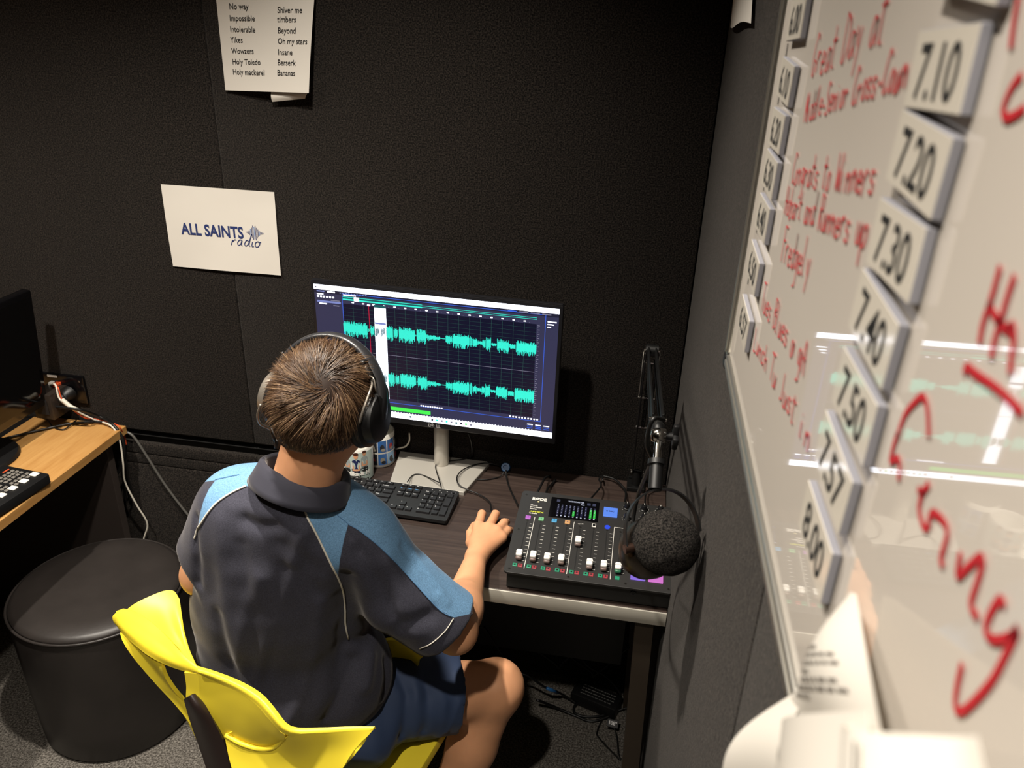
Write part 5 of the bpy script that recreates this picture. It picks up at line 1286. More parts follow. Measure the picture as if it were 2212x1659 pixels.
# ---- polo shirt
hs_ = 0.0042
lo, hi = np.array([-.70, -.93, .46]), np.array([.03, -.50, 1.13])
P = grid_pts(lo, hi, hs_)
V = s_ell(P, (-.345, -.712, .985), (.160, .108, .115))
V = smin(V, s_ell(P, (-.372, -.710, .885), (.168, .118, .14)), .06)
V = smin(V, s_ell(P, (-.402, -.703, .755), (.170, .124, .16)), .07)
V = smin(V, s_ell(P, (-.405, -.695, .605), (.192, .150, .11)), .07)
V = smin(V, s_ell(P, (-.275, -.705, .640), (.085, .10, .10)), .06)          # loose side that falls over the right hip
V = smin(V, s_cone(P, NB+np.array([0, .0, -.020]), LS, .056, .058), .05)
V = smin(V, s_cone(P, NB+np.array([0, .0, -.020]), RS_, .056, .060), .05)
LHem, RHem = LS*.30+LE*.70+np.array([0, .0, .006]), RS_*.10+RE*.90
def sleeve(V, S_, Hm, r0, r1, k, drop=(0, 0, 0)):
    ax = (Hm-S_)/np.linalg.norm(Hm-S_)
    d = s_cone(P, S_, Hm+ax*.03, r0, r1); m_ = (S_+Hm)/2+np.array(drop); d = smin(d, s_cone(P, m_, Hm+ax*.02, r0*.85, r1*.96), .04)
    d = np.maximum(d, (P-Hm)@ax.astype(np.float32))
    inner = s_cone(P, Hm-ax*.05, Hm+ax*.05, r1-.006, r1-.004)
    return np.maximum(smin(V, d, k), -inner)
V = sleeve(V, LS, LHem, .060, .056, .04)
V = sleeve(V, RS_, RHem, .062, .061, .045, (-.014, -.026, -.026))
V = np.maximum(V, -(P[..., 2]-.515))                                         # hem
sv, sf = nets(V, lo, hs_); sv = relax(sv, sf, 4, .5)
tree = bvh(sv, sf); sn = vnormals(sv, sf)
def trace(px, step=1):
    out = []
    for x, y in px:
        hh = shoot(tree, x, y)
        if hh: out.append(hh[0])
    return out
folds = [  # photo path, height, width
    ([(655, 1150), (630, 1230), (600, 1320), (565, 1440), (540, 1560)], .0075, .013), ([(622, 1230), (590, 1350), (570, 1480), (565, 1560)], -.007, .014),
    ([(690, 1300), (682, 1400), (650, 1500), (615, 1575)], .006, .014), ([(745, 1255), (748, 1340), (742, 1430), (722, 1530), (705, 1590)], -.016, .022),
    ([(478, 1130), (482, 1230), (492, 1330), (515, 1420)], .004, .018), ([(520, 1180), (540, 1300), (545, 1400)], -.004, .016),
    ([(530, 1122), (560, 1138), (595, 1136)], -.007, .013), ([(500, 1095), (545, 1105), (600, 1120)], .003, .014),
    ([(775, 1190), (812, 1250), (850, 1330)], -.006, .014), ([(830, 1210), (870, 1290), (900, 1370)], .004, .016), ([(760, 1390), (800, 1370), (870, 1350), (930, 1330)], -.006, .014),
    ([(800, 1420), (790, 1480), (800, 1560)], .008, .016), ([(835, 1430), (830, 1500), (840, 1590)], -.008, .014), ([(770, 1430), (745, 1500), (700, 1570)], -.010, .014),
    ([(420, 1120), (425, 1200), (428, 1260)], -.006, .010), ([(655, 1130), (680, 1200), (715, 1280)], .003, .014), ([(895, 1200), (930, 1250), (965, 1300)], .003, .010), ([(870, 1180), (905, 1225), (940, 1275)], -.003, .008),
    ([(560, 1250), (530, 1330), (520, 1440)], .0035, .014), ([(600, 1175), (640, 1190), (690, 1230)], -.003, .016), ([(470, 1330), (500, 1450), (520, 1540)], -.005, .016),
]
disp_ = .0030*vnoise(sv, 38, 3)+.0014*vnoise(sv, 95, 4)
for px, amp, w in folds:
    t_ = trace(px)
    if len(t_) > 1: disp_ += amp*np.exp(-(line_dist(sv, t_)/w)**2)
sv = sv+sn*disp_[:, None]; sv = relax(sv, sf, 1, .4)
tree = bvh(sv, sf); sn = vnormals(sv, sf)
Z4 = lambda *p: [(350+a/2.765, 950+b/2.765) for a, b in p]
blueR = Z4((838, 378), (870, 330), (1000, 250), (1100, 230), (1250, 260), (1400, 320), (1560, 430), (1640, 560), (1720, 680), (1800, 780), (1870, 900), (1840, 1040), (1742, 1062), (1650, 1010), (1500, 850), (1400, 740), (1290, 632), (1180, 545), (1112, 505), (1085, 600), (1062, 720), (1050, 825), (1000, 720), (930, 580), (870, 470))
blueL1 = Z4((100, 345), (130, 222), (200, 130), (300, 60), (430, 60), (600, 130), (520, 215), (462, 210), (320, 240), (250, 252), (212, 285), (190, 330))
blueL2 = Z4((322, 238), (462, 210), (540, 200), (530, 265), (505, 277), (420, 316), (335, 372), (280, 432), (240, 492), (214, 535), (225, 450), (250, 360), (280, 295))
p2 = project(sv)
panel_a = np.maximum.reduce([poly_sd(p2, blueR), poly_sd(p2, blueL1), poly_sd(p2, blueL2)])
near = np.clip(panel_a, -30, 30)
m_shirt = mat('polo_navy', '23242e', rough=0.9, spec=0.15, sheen=0.22)
nt = m_shirt.node_tree; b_ = nt.nodes['Principled BSDF']
at = nt.nodes.new('ShaderNodeAttribute'); at.attribute_name = 'panel'
ms = nt.nodes.new('ShaderNodeMapRange'); ms.inputs[1].default_value = -.8; ms.inputs[2].default_value = .8
nt.links.new(at.outputs['Fac'], ms.inputs[0])
tc = nt.nodes.new('ShaderNodeTexCoord'); nz = nt.nodes.new('ShaderNodeTexNoise'); nz.inputs['Scale'].default_value = 520; nz.inputs['Detail'].default_value = 3
nt.links.new(tc.outputs['Object'], nz.inputs['Vector'])
mx = nt.nodes.new('ShaderNodeMix'); mx.data_type = 'RGBA'; mx.inputs[6].default_value = lin('3b3b45'); mx.inputs[7].default_value = lin('688fb2')
nt.links.new(ms.outputs[0], mx.inputs[0])
mr_ = nt.nodes.new('ShaderNodeMapRange'); mr_.inputs[1].default_value = .3; mr_.inputs[2].default_value = .75; mr_.inputs[3].default_value = .8; mr_.inputs[4].default_value = 1.35
nt.links.new(nz.outputs[0], mr_.inputs[0])
sc_ = nt.nodes.new('ShaderNodeVectorMath'); sc_.operation = 'SCALE'; nt.links.new(mx.outputs[2], sc_.inputs[0]); nt.links.new(mr_.outputs[0], sc_.inputs['Scale']); nt.links.new(sc_.outputs[0], b_.inputs['Base Color'])
bp_ = nt.nodes.new('ShaderNodeBump'); bp_.inputs['Strength'].default_value = .25; bp_.inputs['Distance'].default_value = .0008; nt.links.new(nz.outputs[0], bp_.inputs['Height']); nt.links.new(bp_.outputs[0], b_.inputs['Normal'])
shirt = np_mesh('polo_shirt', sv, sf, m_shirt, person, {'panel': near})
def on_shirt(px, lift=.0015):
    out = []
    for x, y in spline(px, 6):
        hh = shoot(tree, x, y)
        if hh: out.append(hh[0]+hh[1]*lift)
    return out
m_pipe = mat('piping_white', 'd9d4c8', rough=.8); m_seam = mat('seam_thread', '14141a', rough=.9); m_seamb = mat('seam_blue', '5c88b4', rough=.9)
for nm, px, r, m_ in (('piping', Z4((838, 380), (870, 470), (930, 580), (1000, 720), (1050, 822), (1080, 905), (1092, 1000), (1095, 1100), (1112, 1185)), .0018, m_pipe),
                      ('piping', Z4((505, 277), (420, 316), (335, 372), (280, 432), (240, 492), (214, 535), (195, 590)), .0017, m_pipe),
                      ('sleeve_hem', Z4((1738, 1068), (1690, 1140), (1610, 1212), (1540, 1244)), .0011, m_pipe),
                      ('seam', Z4((1112, 505), (1180, 545), (1290, 632), (1400, 740), (1500, 850), (1650, 1010), (1730, 1060)), .0008, m_seamb),
                      ('seam', Z4((945, 365), (1020, 430), (1085, 480), (1112, 505)), .0006, m_seamb), ('seam', Z4((462, 210), (400, 222), (320, 240)), .0006, m_seamb)):
    q = on_shirt(px)
    if len(q) > 2: MB().tube(q, r, 6).build(nm, m_, shirt, smooth=True)
# collar: a folded band round the neck
CC = np.array([-.308, -.745, 1.103]); cax = np.array([.20, .36, 1.0]); cax /= np.linalg.norm(cax); cx_ = np.cross(np.array([0, 1, 0]), cax); cx_ /= np.linalg.norm(cx_); cy_ = np.cross(cax, cx_)
prof = [(-.010, -.022), (-.004, .004), (.000, .016), (.004, .0205), (.009, .017), (.013, .004), (.018, -.012), (.021, -.021)]
rows = []
for (dr_, dz_) in prof:
    row_ = []
    for i in range(61):
        a = radians(-90-165+330*i/60); w_ = 1+.0*sin(3*a)
        row_.append(CC+cx_*(.066+dr_)*cos(a)+cy_*(.062+dr_)*sin(a)+cax*(dz_+.003*sin(2*a+1)+.010*max(0, sin(a))))
    rows.append(row_)
m_collar = mat('collar_navy', '2b2b36', rough=0.9, sheen=.3, bump=(600, .2, .0006))
MB().sheet(rows, .0032).build('collar', m_collar, shirt, smooth=True)

# ---- shorts
lo, hi = np.array([-.64, -.86, .40]), np.array([.05, -.36, .72])
P = grid_pts(lo, hi, .0048)
V = s_ell(P, (-.41, -.69, .565), (.172, .135, .105))
V = smin(V, s_ell(P, (-.262, -.742, .505), (.095, .072, .066)), .04)
for Hp, Kn in ((RHip, RKn), (LHip, LKn)):
    Hm = Hp*.24+Kn*.76; ax = (Kn-Hp)/np.linalg.norm(Kn-Hp)
    d = s_cone(P, Hp, Hm+ax*.05, .106, .084); d = np.maximum(d, (P-Hm)@ax.astype(np.float32)); V = smin(V, d, .04)
    V = np.maximum(V, -s_cone(P, Hm-ax*.05, Hm+ax*.06, .079, .081))
qv, qf = nets(V, lo, .0048); qv = relax(qv, qf, 3, .5)
t2 = bvh(qv, qf); qn = vnormals(qv, qf)
dd = .0035*vnoise(qv, 45, 8)+.002*vnoise(qv, 110, 9)
for px, amp, w in (([(850, 1440), (880, 1500), (870, 1590)], -.007, .010), ([(905, 1430), (925, 1500), (915, 1580)], -.006, .009), ([(930, 1440), (960, 1520), (950, 1590)], .004, .010), ([(885, 1430), (900, 1500), (895, 1590)], .005, .010), ([(985, 1455), (992, 1520), (965, 1580)], .003, .006)):
    q = [shoot(t2, x, y) for x, y in px]; q = [a[0] for a in q if a]
    if len(q) > 1: dd += amp*np.exp(-(line_dist(qv, q)/w)**2)
qv = qv+qn*dd[:, None]
m_shorts = mat('shorts_navy', '2a3a58', rough=.75, sheen=.2, noise=(5, .15), bump=(700, .15, .0005))
np_mesh('shorts', qv, qf, m_shorts, person)

# ---- hair: scalp cap plus strands swirling from the crown
lo, hi = HC-np.array([.13, .15, .15]), HC+np.array([.13, .15, .15])
P = grid_pts(lo, hi, .0032)
V = s_ell(P, hl(.007, -.010, .012), (.0775, .0985, .0850), HRn)
V = smin(V, s_ell(P, hl(.007, -.043, -.030), (.058, .056, .056), HRn), .03)
L_ = (P-HC.astype(np.float32))@HRn.astype(np.float32)
V = smax(V, -(L_[..., 2]+.058+.10*np.clip(L_[..., 1]+.05, 0, 1)-.9*np.clip(L_[..., 1]+.03, 0, .2)*0), .012)        # nape line
V = smax(V, (L_[..., 1]-.055)-1.2*np.clip(L_[..., 2]-.0, -.02, .2), .012)                                                   # clear of the face
cv, cf = nets(V, lo, .0032); cv = relax(cv, cf, 3, .5)
m_scalp = mat('hair_base', '24170f', rough=.6, spec=.3)
np_mesh('hair_cap', cv, cf, m_scalp, person)
cn = vnormals(cv, cf); tri = np.concatenate([cf[:, [0, 1, 2]], cf[:, [0, 2, 3]]])
ctree = bvh(cv, cf)
hh = shoot(ctree, 706, 829); WH = hh[0] if hh else hl(0, -.08, .07)
rs = np.random.RandomState(11)
ar = np.linalg.norm(np.cross(cv[tri[:, 1]]-cv[tri[:, 0]], cv[tri[:, 2]]-cv[tri[:, 0]]), axis=1); cdf = np.cumsum(ar)/ar.sum()
def sample(n):
    t_ = np.searchsorted(cdf, rs.rand(n)); a, b = rs.rand(n), rs.rand(n); sw = a+b > 1; a[sw] = 1-a[sw]; b[sw] = 1-b[sw]
    p = cv[tri[t_, 0]]*(1-a-b)[:, None]+cv[tri[t_, 1]]*a[:, None]+cv[tri[t_, 2]]*b[:, None]
    n_ = cn[tri[t_, 0]]*(1-a-b)[:, None]+cn[tri[t_, 1]]*a[:, None]+cn[tri[t_, 2]]*b[:, None]
    return p, n_/np.linalg.norm(n_, axis=1, keepdims=True)
def flow(p, n_):
    d = p-WH; r = np.linalg.norm(d, axis=1, keepdims=True); d = d/(r+1e-6)
    d = d-(d*n_).sum(1, keepdims=True)*n_; d /= np.linalg.norm(d, axis=1, keepdims=True)+1e-9
    tw = np.cross(n_, d); k = (1.35*np.exp(-r/.030)+.30*np.exp(-r/.09))
    o = d+tw*k*-1.0
    down = np.array([0, 0, -1.0])-(n_*np.array([0, 0, -1.0])).sum(1, keepdims=True)*n_
    lz = ((p-HC)@HRn)[:, 2:3]; o = o+down*np.clip((.01-lz)/.05, 0, 1.0)*.9
    return o/(np.linalg.norm(o, axis=1, keepdims=True)+1e-9), r[:, 0]
NS, SEG = 14000, 6
p, n_ = sample(NS)
cl_p, cl_n = sample(900); cl_jit = rs.normal(0, .50, 900); cl_lift = rs.uniform(.0, 1.0, 900)
own = np.array([np.argmin(((cl_p-q)**2).sum(1)) for q in p])
f_, r_ = flow(p, n_)
lz = ((p-HC)@HRn)[:, 2]
long_ = np.clip((lz+.004+.012*(cl_lift[own]-.5))/.012, 0, 1)
ln = (.010+.030*long_)*rs.uniform(.7, 1.2, NS)
jit = cl_jit[own]*.75+rs.normal(0, .16, NS); side_ = np.cross(n_, f_); f_ = f_*np.cos(jit)[:, None]+side_*np.sin(jit)[:, None]
lift = (.08+.50*cl_lift[own]*np.exp(-r_/.09)*long_)+rs.normal(0, .05, NS)
pts = np.zeros((NS, SEG, 3)); pts[:, 0] = p-n_*.002; cur = p.copy(); nn = n_.copy(); dirv = f_+n_*lift[:, None]
tgt = cl_p[own]+flow(cl_p[own], cl_n[own])[0]*.030
for s in range(1, SEG):
    t_ = s/(SEG-1)
    dirv = dirv/np.linalg.norm(dirv, axis=1, keepdims=True)
    cur = cur+dirv*(ln/(SEG-1))[:, None]
    pts[:, s] = cur
    rel = (cur-HC)@HRn; nr = rel/np.array([.0775, .0985, .0850])**2; nr = nr@HRn.T; nr /= np.linalg.norm(nr, axis=1, keepdims=True)
    fl, _ = flow(cur, nr)
    dirv = dirv*.72+fl*np.cos(jit)[:, None]*.22+nr*(lift*.35*(1-t_)-.16*t_)[:, None]+(tgt-cur)*2.0*t_*np.exp(-r_/.12)[:, None]
# keep every strand outside the cap
for s in range(1, SEG):
    rel = (pts[:, s]-hl(.007, -.010, .012))@HRn; k = np.linalg.norm(rel/np.array([.0775, .0985, .0850]), axis=1); low = ((pts[:, s]-HC)@HRn)[:, 2] > -.03
    fix = (k < 1.006) & low; pts[fix, s] = hl(.007, -.010, .012)+((rel[fix]/k[fix][:, None])*1.008)@HRn.T
rad = np.array([.00034, .00036, .00034, .00029, .00021, .00008])
rv = np.zeros((NS, SEG, 3, 3))
for s in range(SEG):
    tg = pts[:, min(s+1, SEG-1)]-pts[:, max(s-1, 0)]; tg /= np.linalg.norm(tg, axis=1, keepdims=True)+1e-9
    a = np.cross(tg, n_); a /= np.linalg.norm(a, axis=1, keepdims=True)+1e-9; b = np.cross(a, tg)
    for j in range(3):
        th = 2*pi*j/3; rv[:, s, j] = pts[:, s]+(a*cos(th)+b*sin(th))*rad[s]*(1+0.0*ln[:, None])
base_i = (np.arange(NS)*SEG*3)[:, None, None]; ff = []
for s in range(SEG-1):
    for j in range(3):
        j2 = (j+1) % 3; ff.append(np.stack([s*3+j, s*3+j2, (s+1)*3+j2, (s+1)*3+j])[None].repeat(NS, 0)+base_i[:, 0])
ff = np.concatenate(ff)
tone = np.clip(rs.normal(.46, .17, NS)+.25*(cl_lift[own]-.5), 0, 1)
m_hair = mat('hair', '5a3d28', rough=.34, spec=.7)
nt = m_hair.node_tree; b_ = nt.nodes['Principled BSDF']; at = nt.nodes.new('ShaderNodeAttribute'); at.attribute_name = 'tone'
rp = nt.nodes.new('ShaderNodeValToRGB'); rp.color_ramp.elements[0].color = lin('221812'); rp.color_ramp.elements[1].color = lin('ab8c69'); e_ = rp.color_ramp.elements.new(.5); e_.color = lin('533b29')
nt.links.new(at.outputs['Fac'], rp.inputs[0]); nt.links.new(rp.outputs[0], b_.inputs['Base Color'])
b_.inputs['Anisotropic'].default_value = .6
ho = np_mesh('hair_strands', rv.reshape(-1, 3), ff, m_hair, person, {'tone': np.repeat(tone, SEG*3)}); tag(ho, kind='stuff')

# ================================================================== headphones
hp = thing('headphones', 'black over-ear studio headphones with silver-trimmed cups worn on brown hair', 'headphones', tuple(hl(0, 0, .05)))
m_pad = mat('ear_pad', '141414', rough=.6, bump=(120, .3, .002)); m_hpb = mat('headband_vinyl', '28282a', rough=.32); m_cupm = mat('cup_silver', '8d867c', rough=.35, metal=.6)
HM = HR.to_4x4(); HM.translation = Vector(HC)
EY, EZ = -.004, -.010
for s, tilt in ((-1, .10), (1, .10)):
    CM = HM @ Matrix.Translation((s*.0635, EY, EZ)) @ Matrix.Rotation(-s*.10, 4, 'Y') @ Matrix.Rotation(s*pi/2, 4, 'Y') @ Matrix.Scale(.84, 4, (0, 0, 1))      # local z: outwards
    pad = MB(); n1, n2 = 40, 12; vs = []; fs = []
    for i in range(n1):
        a = 2*pi*i/n1
        for j in range(n2):
            b = 2*pi*j/n2; rr = .0345+.0125*cos(b); vs.append(CM @ Vector((rr*cos(a)*1.12, rr*sin(a)*.96, .010+.0115*sin(b)*(1+.04*sin(11*a)))))
    for i in range(n1):
        for j in range(n2): fs.append((i*n2+j, ((i+1) % n1)*n2+j, ((i+1) % n1)*n2+(j+1) % n2, i*n2+(j+1) % n2))
    pad.add(vs, fs).build('ear_pad', m_pad, hp, smooth=True)
    MB().lathe([(0, .012), (.042, .014), (.0455, .018), (.0455, .026), (.041, .030)], CM @ Matrix.Scale(1.08, 4, (1, 0, 0)), 40).build('baffle', m_blackp, hp, smooth=True, angle=40)
    MB().lathe([(.040, .029), (.0395, .036), (.036, .046), (.030, .0495), (0, .0505)], CM @ Matrix.Scale(1.06, 4, (1, 0, 0)), 40).build('cup', m_cupm if s < 0 else m_blackp, hp, smooth=True, angle=40)
    # yoke: wire fork from the cup up to the hinge
    for q in (-1, 1):
        pts_ = [CM @ Vector((-.0-.004, q*.0445, .030)), CM @ Vector((-.026, q*.041, .037)), CM @ Vector((-.046, q*.028, .040)), CM @ Vector((-.058, q*.010, .036)), CM @ Vector((-.066, 0, .028))]
        MB().tube(spline(pts_, 6), .0022, 8).build('yoke_wire', m_cupm, hp, smooth=True)
    MB().tube([CM @ Vector((-.060, 0, .032)), CM @ Vector((-.074, 0, .022)), CM @ Vector((-.086, 0, .012))], [.0055, .0065, .0060], 12).build('slider', m_blackp, hp, smooth=True)
    MB().box((0, 0, 0), (.018, .016, .012), bevel=.003, M=CM @ Matrix.Translation((-.084, 0, .013))).build('hinge_block', m_blackp, hp, smooth=True)
    c1_ = [CM @ Vector((-.070, -.004*s, .026)), CM @ Vector((-.068, -.014*s, .042)), CM @ Vector((-.052, -.016*s, .047)), CM @ Vector((-.044, -.008*s, .044))]
    MB().tube(spline(c1_, 6), .0012, 6).build('signal_lead', m_cupm, hp, smooth=True)
HB = HM @ Matrix.Translation((0, .002, -.004)) @ Matrix.Rotation(radians(-12), 4, 'X')
rows = []
for k, (w_, e) in enumerate(((-.014, -.002), (-.013, .003), (-.007, .0055), (0, .006), (.007, .0055), (.013, .003), (.014, -.002))):
    row_ = []
    for i in range(41):
        a = radians(-22+224*i/40)
        row_.append(HB @ Vector(((.0985+e)*cos(a), w_, (.1085+e)*sin(a))))
    rows.append(row_)
MB().sheet(rows, .004).build('headband', m_hpb, hp, smooth=True)
st_ = MB()
for sd in (-1, 1):
    for i in range(70):
        a = radians(-15+210*i/70); a2 = a+radians(1.7); r1 = .1027
        pa, pb = [HB @ Vector((r1*cos(q), sd*.0125, (r1+.010)*sin(q))) for q in (a, a2)]
        st_.tube([pa, pb], .0007, 5)
tag(st_.build('stitching', mat('stitch_white', 'cfcac0', rough=.8), hp), kind='stuff')
CMl = HM @ Matrix.Translation((-.0635, EY, EZ)) @ Matrix.Rotation(-pi/2, 4, 'Y')
MB().tube(spline([CMl @ Vector((.046, .004, .025)), CMl @ Vector((.066, .012, .022)), hl(-.085, .045, -.12), hl(-.05, .10, -.17), hl(-.02, .15, -.26)], 8), .0022, 8).build('lead', m_cab, hp, smooth=True)
# ================================================================== yellow chair
m_yel = mat('yellow_plastic', 'f7df3c', rough=0.40, spec=0.4, bump=(700, .05, .0004)); m_ins = mat('brown_black_insert', '241b19', rough=0.35)
ch = thing('chair', 'yellow moulded plastic chair with winged backrest and dark insert under the sitter', 'chair', (-0.37, -0.68, 0.0))
def Pz(x, y, z): return pl(x, y, 2, z)
def resample(row, n):
    q = spline(row, 8); q = np.array(q); s = np.concatenate([[0], np.cumsum(np.linalg.norm(np.diff(q, axis=0), axis=1))]); t = np.linspace(0, s[-1], n)
    return np.stack([np.interp(t, s, q[:, i]) for i in range(3)], 1)
def loft(name, rows, th, m, n=28, k=8, bulge=0.0, par=ch):
    R = np.array([resample([Pz(*p) for p in r], n) for r in rows])
    G = np.array([[c for c in spline(list(R[:, j]), k)] for j in range(n)]).transpose(1, 0, 2)
    return MB().sheet(G, th).build(name, m, par, smooth=True, angle=60)
# inner wing (upright, faces the sitter)
loft('wing_inner', [[(255, 1345, 0.745), (262, 1330, 0.755), (290, 1306, 0.770), (330, 1287, 0.776), (358, 1277.5, 0.778), (376, 1279, 0.776), (388, 1296, 0.770)],
                    [(300, 1372, 0.732), (315, 1362, 0.738), (335, 1350, 0.746), (355, 1340, 0.754), (372, 1334, 0.758), (386, 1334, 0.760), (394, 1345, 0.755)],
                    [(360, 1415, 0.726), (368, 1408, 0.728), (378, 1402, 0.732), (388, 1396, 0.736), (396, 1392, 0.738), (402, 1394, 0.740), (405, 1402, 0.736)],
                    [(408, 1446, .738), (410, 1444, .738), (412, 1442, .739), (415, 1440, .740), (418, 1439, .741), (420, 1438, .741), (422, 1440, .740)]], .006, m_yel)
# outer flap of the wing, rolled outwards, running into the top rail
loft('wing_flap', [[(252, 1322, .800), (268, 1315, .806), (295, 1323, .806), (330, 1346, .798), (370, 1384, .782), (402, 1420, .764), (432, 1445, .750)],
                   [(246, 1330, .792), (262, 1330, .797), (290, 1345, .794), (325, 1370, .786), (365, 1402, .772), (400, 1428, .760), (434, 1449, .748)],
                   [(248, 1340, .782), (262, 1350, .783), (288, 1370, .780), (322, 1396, .772), (360, 1420, .762), (398, 1438, .752), (436, 1453, .745)],
                   [(255, 1350, .772), (266, 1364, .770), (290, 1388, .764), (322, 1414, .756), (358, 1433, .748), (398, 1447, .742), (438, 1456, .741)]], .006, m_yel)
MB().tube(spline([Pz(372, 1389, .7815), Pz(378, 1391, .7805), Pz(388, 1402, .7745), Pz(400, 1420, .7650)], 5), .0009, 6).build('moulding_line', m_yel, ch)
# outer strut from wing tip down to the seat
loft('side_strut', [[(262, 1366, .765), (270, 1388, .752), (296, 1425, .725), (338, 1474, .685), (380, 1522, .640), (418, 1580, .585), (455, 1662, .500), (480, 1720, .460)],
                    [(300, 1395, .757), (315, 1415, .742), (340, 1450, .712), (368, 1488, .676), (398, 1525, .636), (424, 1572, .588), (452, 1640, .520), (490, 1720, .462)],
                    [(352, 1428, .747), (353, 1442, .735), (362, 1465, .708), (382, 1494, .674), (404, 1519, .640), (426, 1562, .596), (456, 1630, .528), (505, 1720, .464)]], .007, m_yel)
# top rail and the concave outside of the back
loft('top_rail', [[(425, 1441, .752), (470, 1455, .750), (520, 1475, .748), (565, 1502, .742), (598, 1540, .728), (615, 1562, .716), (640, 1574, .706), (700, 1573, .708), (770, 1570, .716), (811, 1571, .722)],
                  [(430, 1449, .752), (470, 1462, .752), (518, 1483, .750), (560, 1510, .744), (592, 1546, .730), (612, 1570, .715), (640, 1581, .705), (700, 1580, .706), (770, 1576, .714), (808, 1574, .721)],
                  [(438, 1456, .742), (470, 1470, .742), (514, 1491, .740), (554, 1518, .734), (585, 1552, .720), (606, 1576, .706), (640, 1588, .696), (700, 1587, .697), (768, 1582, .707), (805, 1577, .719)]], .006, m_yel)
loft('back_panel', [[(400, 1450, .742), (440, 1457, .742), (514, 1491, .740), (554, 1518, .734), (585, 1552, .720), (606, 1576, .706), (618, 1584, .700)],
                    [(404, 1480, .712), (440, 1492, .706), (505, 1525, .700), (545, 1550, .694), (575, 1572, .686), (600, 1590, .680), (616, 1594, .682)],
                    [(404, 1512, .680), (438, 1528, .668), (492, 1562, .652), (530, 1585, .645), (562, 1598, .642), (592, 1602, .648), (612, 1600, .660)],
                    [(416, 1545, .640), (445, 1562, .628), (486, 1592, .612), (522, 1604, .612), (556, 1612, .616), (586, 1612, .626), (604, 1608, .642)]], .006, m_yel)
MB().tube(spline([Pz(492, 1586, .632), Pz(520, 1570, .652), (Pz(550, 1561, .668)), Pz(580, 1563, .676), Pz(603, 1563, .698)], 6), .0012, 6).build('moulding_line', m_yel, ch)
MB().tube(spline([Pz(488, 1588, .625), Pz(520, 1606, .622), Pz(560, 1618, .622), Pz(588, 1616, .632), Pz(606, 1604, .652), Pz(618, 1588, .690)], 6), .0045, 10).build('pocket_rim', m_yel, ch, smooth=True)
# right wing, flaring down and outwards
loft('wing_right', [[(488, 1590, .622), (520, 1606, .620), (560, 1619, .620), (590, 1617, .630), (608, 1604, .652), (620, 1588, .690), (640, 1582, .704), (700, 1580, .706), (770, 1576, .714), (808, 1574, .721)],
                    [(498, 1640, .585), (530, 1645, .590), (565, 1650, .596), (600, 1648, .606), (630, 1640, .620), (655, 1632, .640), (680, 1626, .655), (720, 1620, .668), (765, 1612, .684), (790, 1596, .702)],
                    [(515, 1700, .545), (545, 1704, .550), (575, 1706, .555), (610, 1706, .565), (640, 1702, .575), (665, 1698, .590), (690, 1692, .600), (715, 1682, .615), (740, 1660, .640), (768, 1622, .680)]], .006, m_yel)
loft('dark_insert', [[(403, 1506, .688), (408, 1525, .668), (420, 1565, .628), (436, 1610, .585), (452, 1660, .540), (468, 1720, .490)],
                     [(412, 1502, .700), (426, 1528, .682), (445, 1570, .640), (462, 1615, .596), (480, 1662, .552), (500, 1720, .500)],
                     [(418, 1506, .694), (446, 1532, .672), (470, 1568, .640), (488, 1606, .604), (508, 1655, .560), (530, 1720, .500)]], .012, m_ins)
# right arm end beside the sitter and the seat pan
loft('arm_end', [[(812, 1392, .672), (840, 1380, .680), (870, 1386, .676), (896, 1402, .665), (912, 1420, .650)],
                 [(818, 1412, .640), (842, 1402, .640), (868, 1404, .636), (890, 1414, .628), (905, 1428, .615)],
                 [(826, 1470, .55), (845, 1460, .55), (868, 1458, .55), (888, 1462, .545), (900, 1470, .54)]], .006, m_yel)
seat = MB(); Ms = Matrix.Translation((-.312, -.640, .4255)) @ Matrix.Rotation(radians(-13), 4, 'Z')
seat.prism(rrect(.425, .43, .09, 8), -.014, .010, M=Ms, bevel=.006); seat.build('seat', m_yel, ch, smooth=True, angle=40)
for sx in (-1, 1):
    for sy in (-1, 1):
        a = Ms @ Vector((sx*.15, sy*.14, -.012)); b = Ms @ Vector((sx*.22, sy*.215, -.4235)); MB().tube([a, b], [.014, .011], 12).build('leg', m_ins, ch, smooth=True, angle=40)
MB().tube(spline([Pz(620, 1706, .565), Ms @ Vector((.06, -.22, .05)), Ms @ Vector((.05, -.14, -.006))], 6), .014, 10).build('back_mount', m_yel, ch, smooth=True)
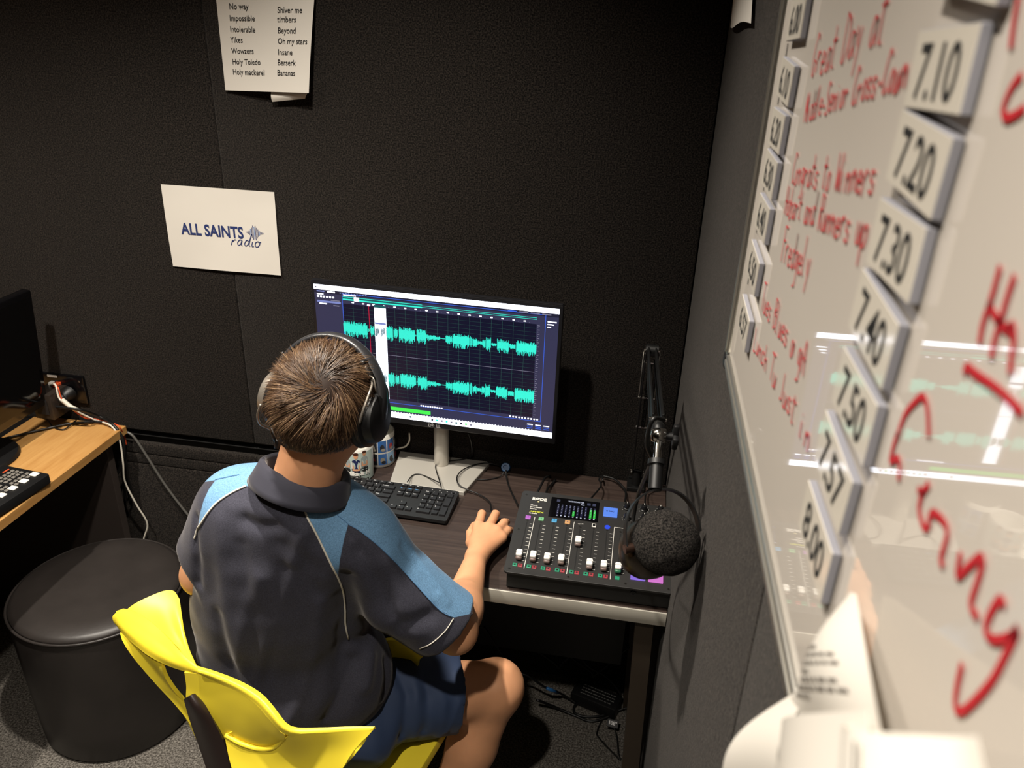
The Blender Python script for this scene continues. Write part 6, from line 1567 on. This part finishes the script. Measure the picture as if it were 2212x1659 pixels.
# ================================================================== loose sheets pinned at the foot of the whiteboard
m_paper2 = m_paper
def sheet_obj(name, label, c, bulge, ink=None):
    t = thing(name, label, 'paper', tuple(np.array(bil(c, .5, 1))), group='sheets tucked at the foot of the whiteboard')
    sheet_on(c, bulge, 16, 16, .0003).build('sheet', m_paper2, t, smooth=True, angle=40)
    if ink:
        mb = MB(); f = lambda u, v: bil(c, u, v)+np.array(bulge(u, v))+np.array([-.0008, 0, .0])
        for (u, v, w_, hh) in ink:
            mb.add([f(u, v), f(u+w_, v), f(u+w_, v+hh), f(u, v+hh)], [(0, 1, 2, 3)])
        mb.build('printed_lines', mat('print_grey_ink', '77726c', rough=.8), t)
    return t
ri = random.Random(5)
ink = []
for r in range(7):
    u = .22
    while u < (.8 if r % 3 else .5): w_ = ri.uniform(.03, .08); ink.append((u, .45+r*.06, w_, .022)); u += w_+.02
sheet_obj('draped_sheet', 'white printed sheet draped from the whiteboard over its lower rail',
          [pl(1836, 1278, 0, .3240), pl(1850, 1284, 0, .3235), pl(1905, 1600, 0, .296), pl(1690, 1540, 0, .312)], lambda u, v: (-.010*sin(pi*v)*sin(pi*u), 0, 0), ink)
sheet_obj('curled_sheet', 'white sheet curling out below the whiteboard rail under the folded sheets',
          [pl(1712, 1500, 0, .318), pl(1762, 1480, 0, .322), pl(1780, 1760, 0, .300), pl(1560, 1700, 0, .290)], lambda u, v: (-.012*sin(pi*v), 0, .006*sin(3*u)*v))
sheet_obj('folded_sheet', 'white folded sheet with a dark edge lying against the foot of the whiteboard',
          [pl(1694, 1568, 0, .305), pl(1868, 1556, 0, .294), pl(1880, 1800, 0, .288), pl(1672, 1790, 0, .292)], lambda u, v: (-.010*sin(pi*u), 0, .004*u), [(.12, .25, .02, .5)])
sheet_obj('rolled_sheet', 'white sheet with rounded roll edge lying over the folded sheet',
          [pl(1856, 1558, 0, .299), pl(2110, 1590, 0, .300), pl(2160, 1820, 0, .292), pl(1846, 1800, 0, .288)], lambda u, v: (-.014*sin(pi*min(1, u*1.1)), 0, -.004*sin(pi*u)), [(.52, .12, .018, .7), (.56, .16, .01, .7)])
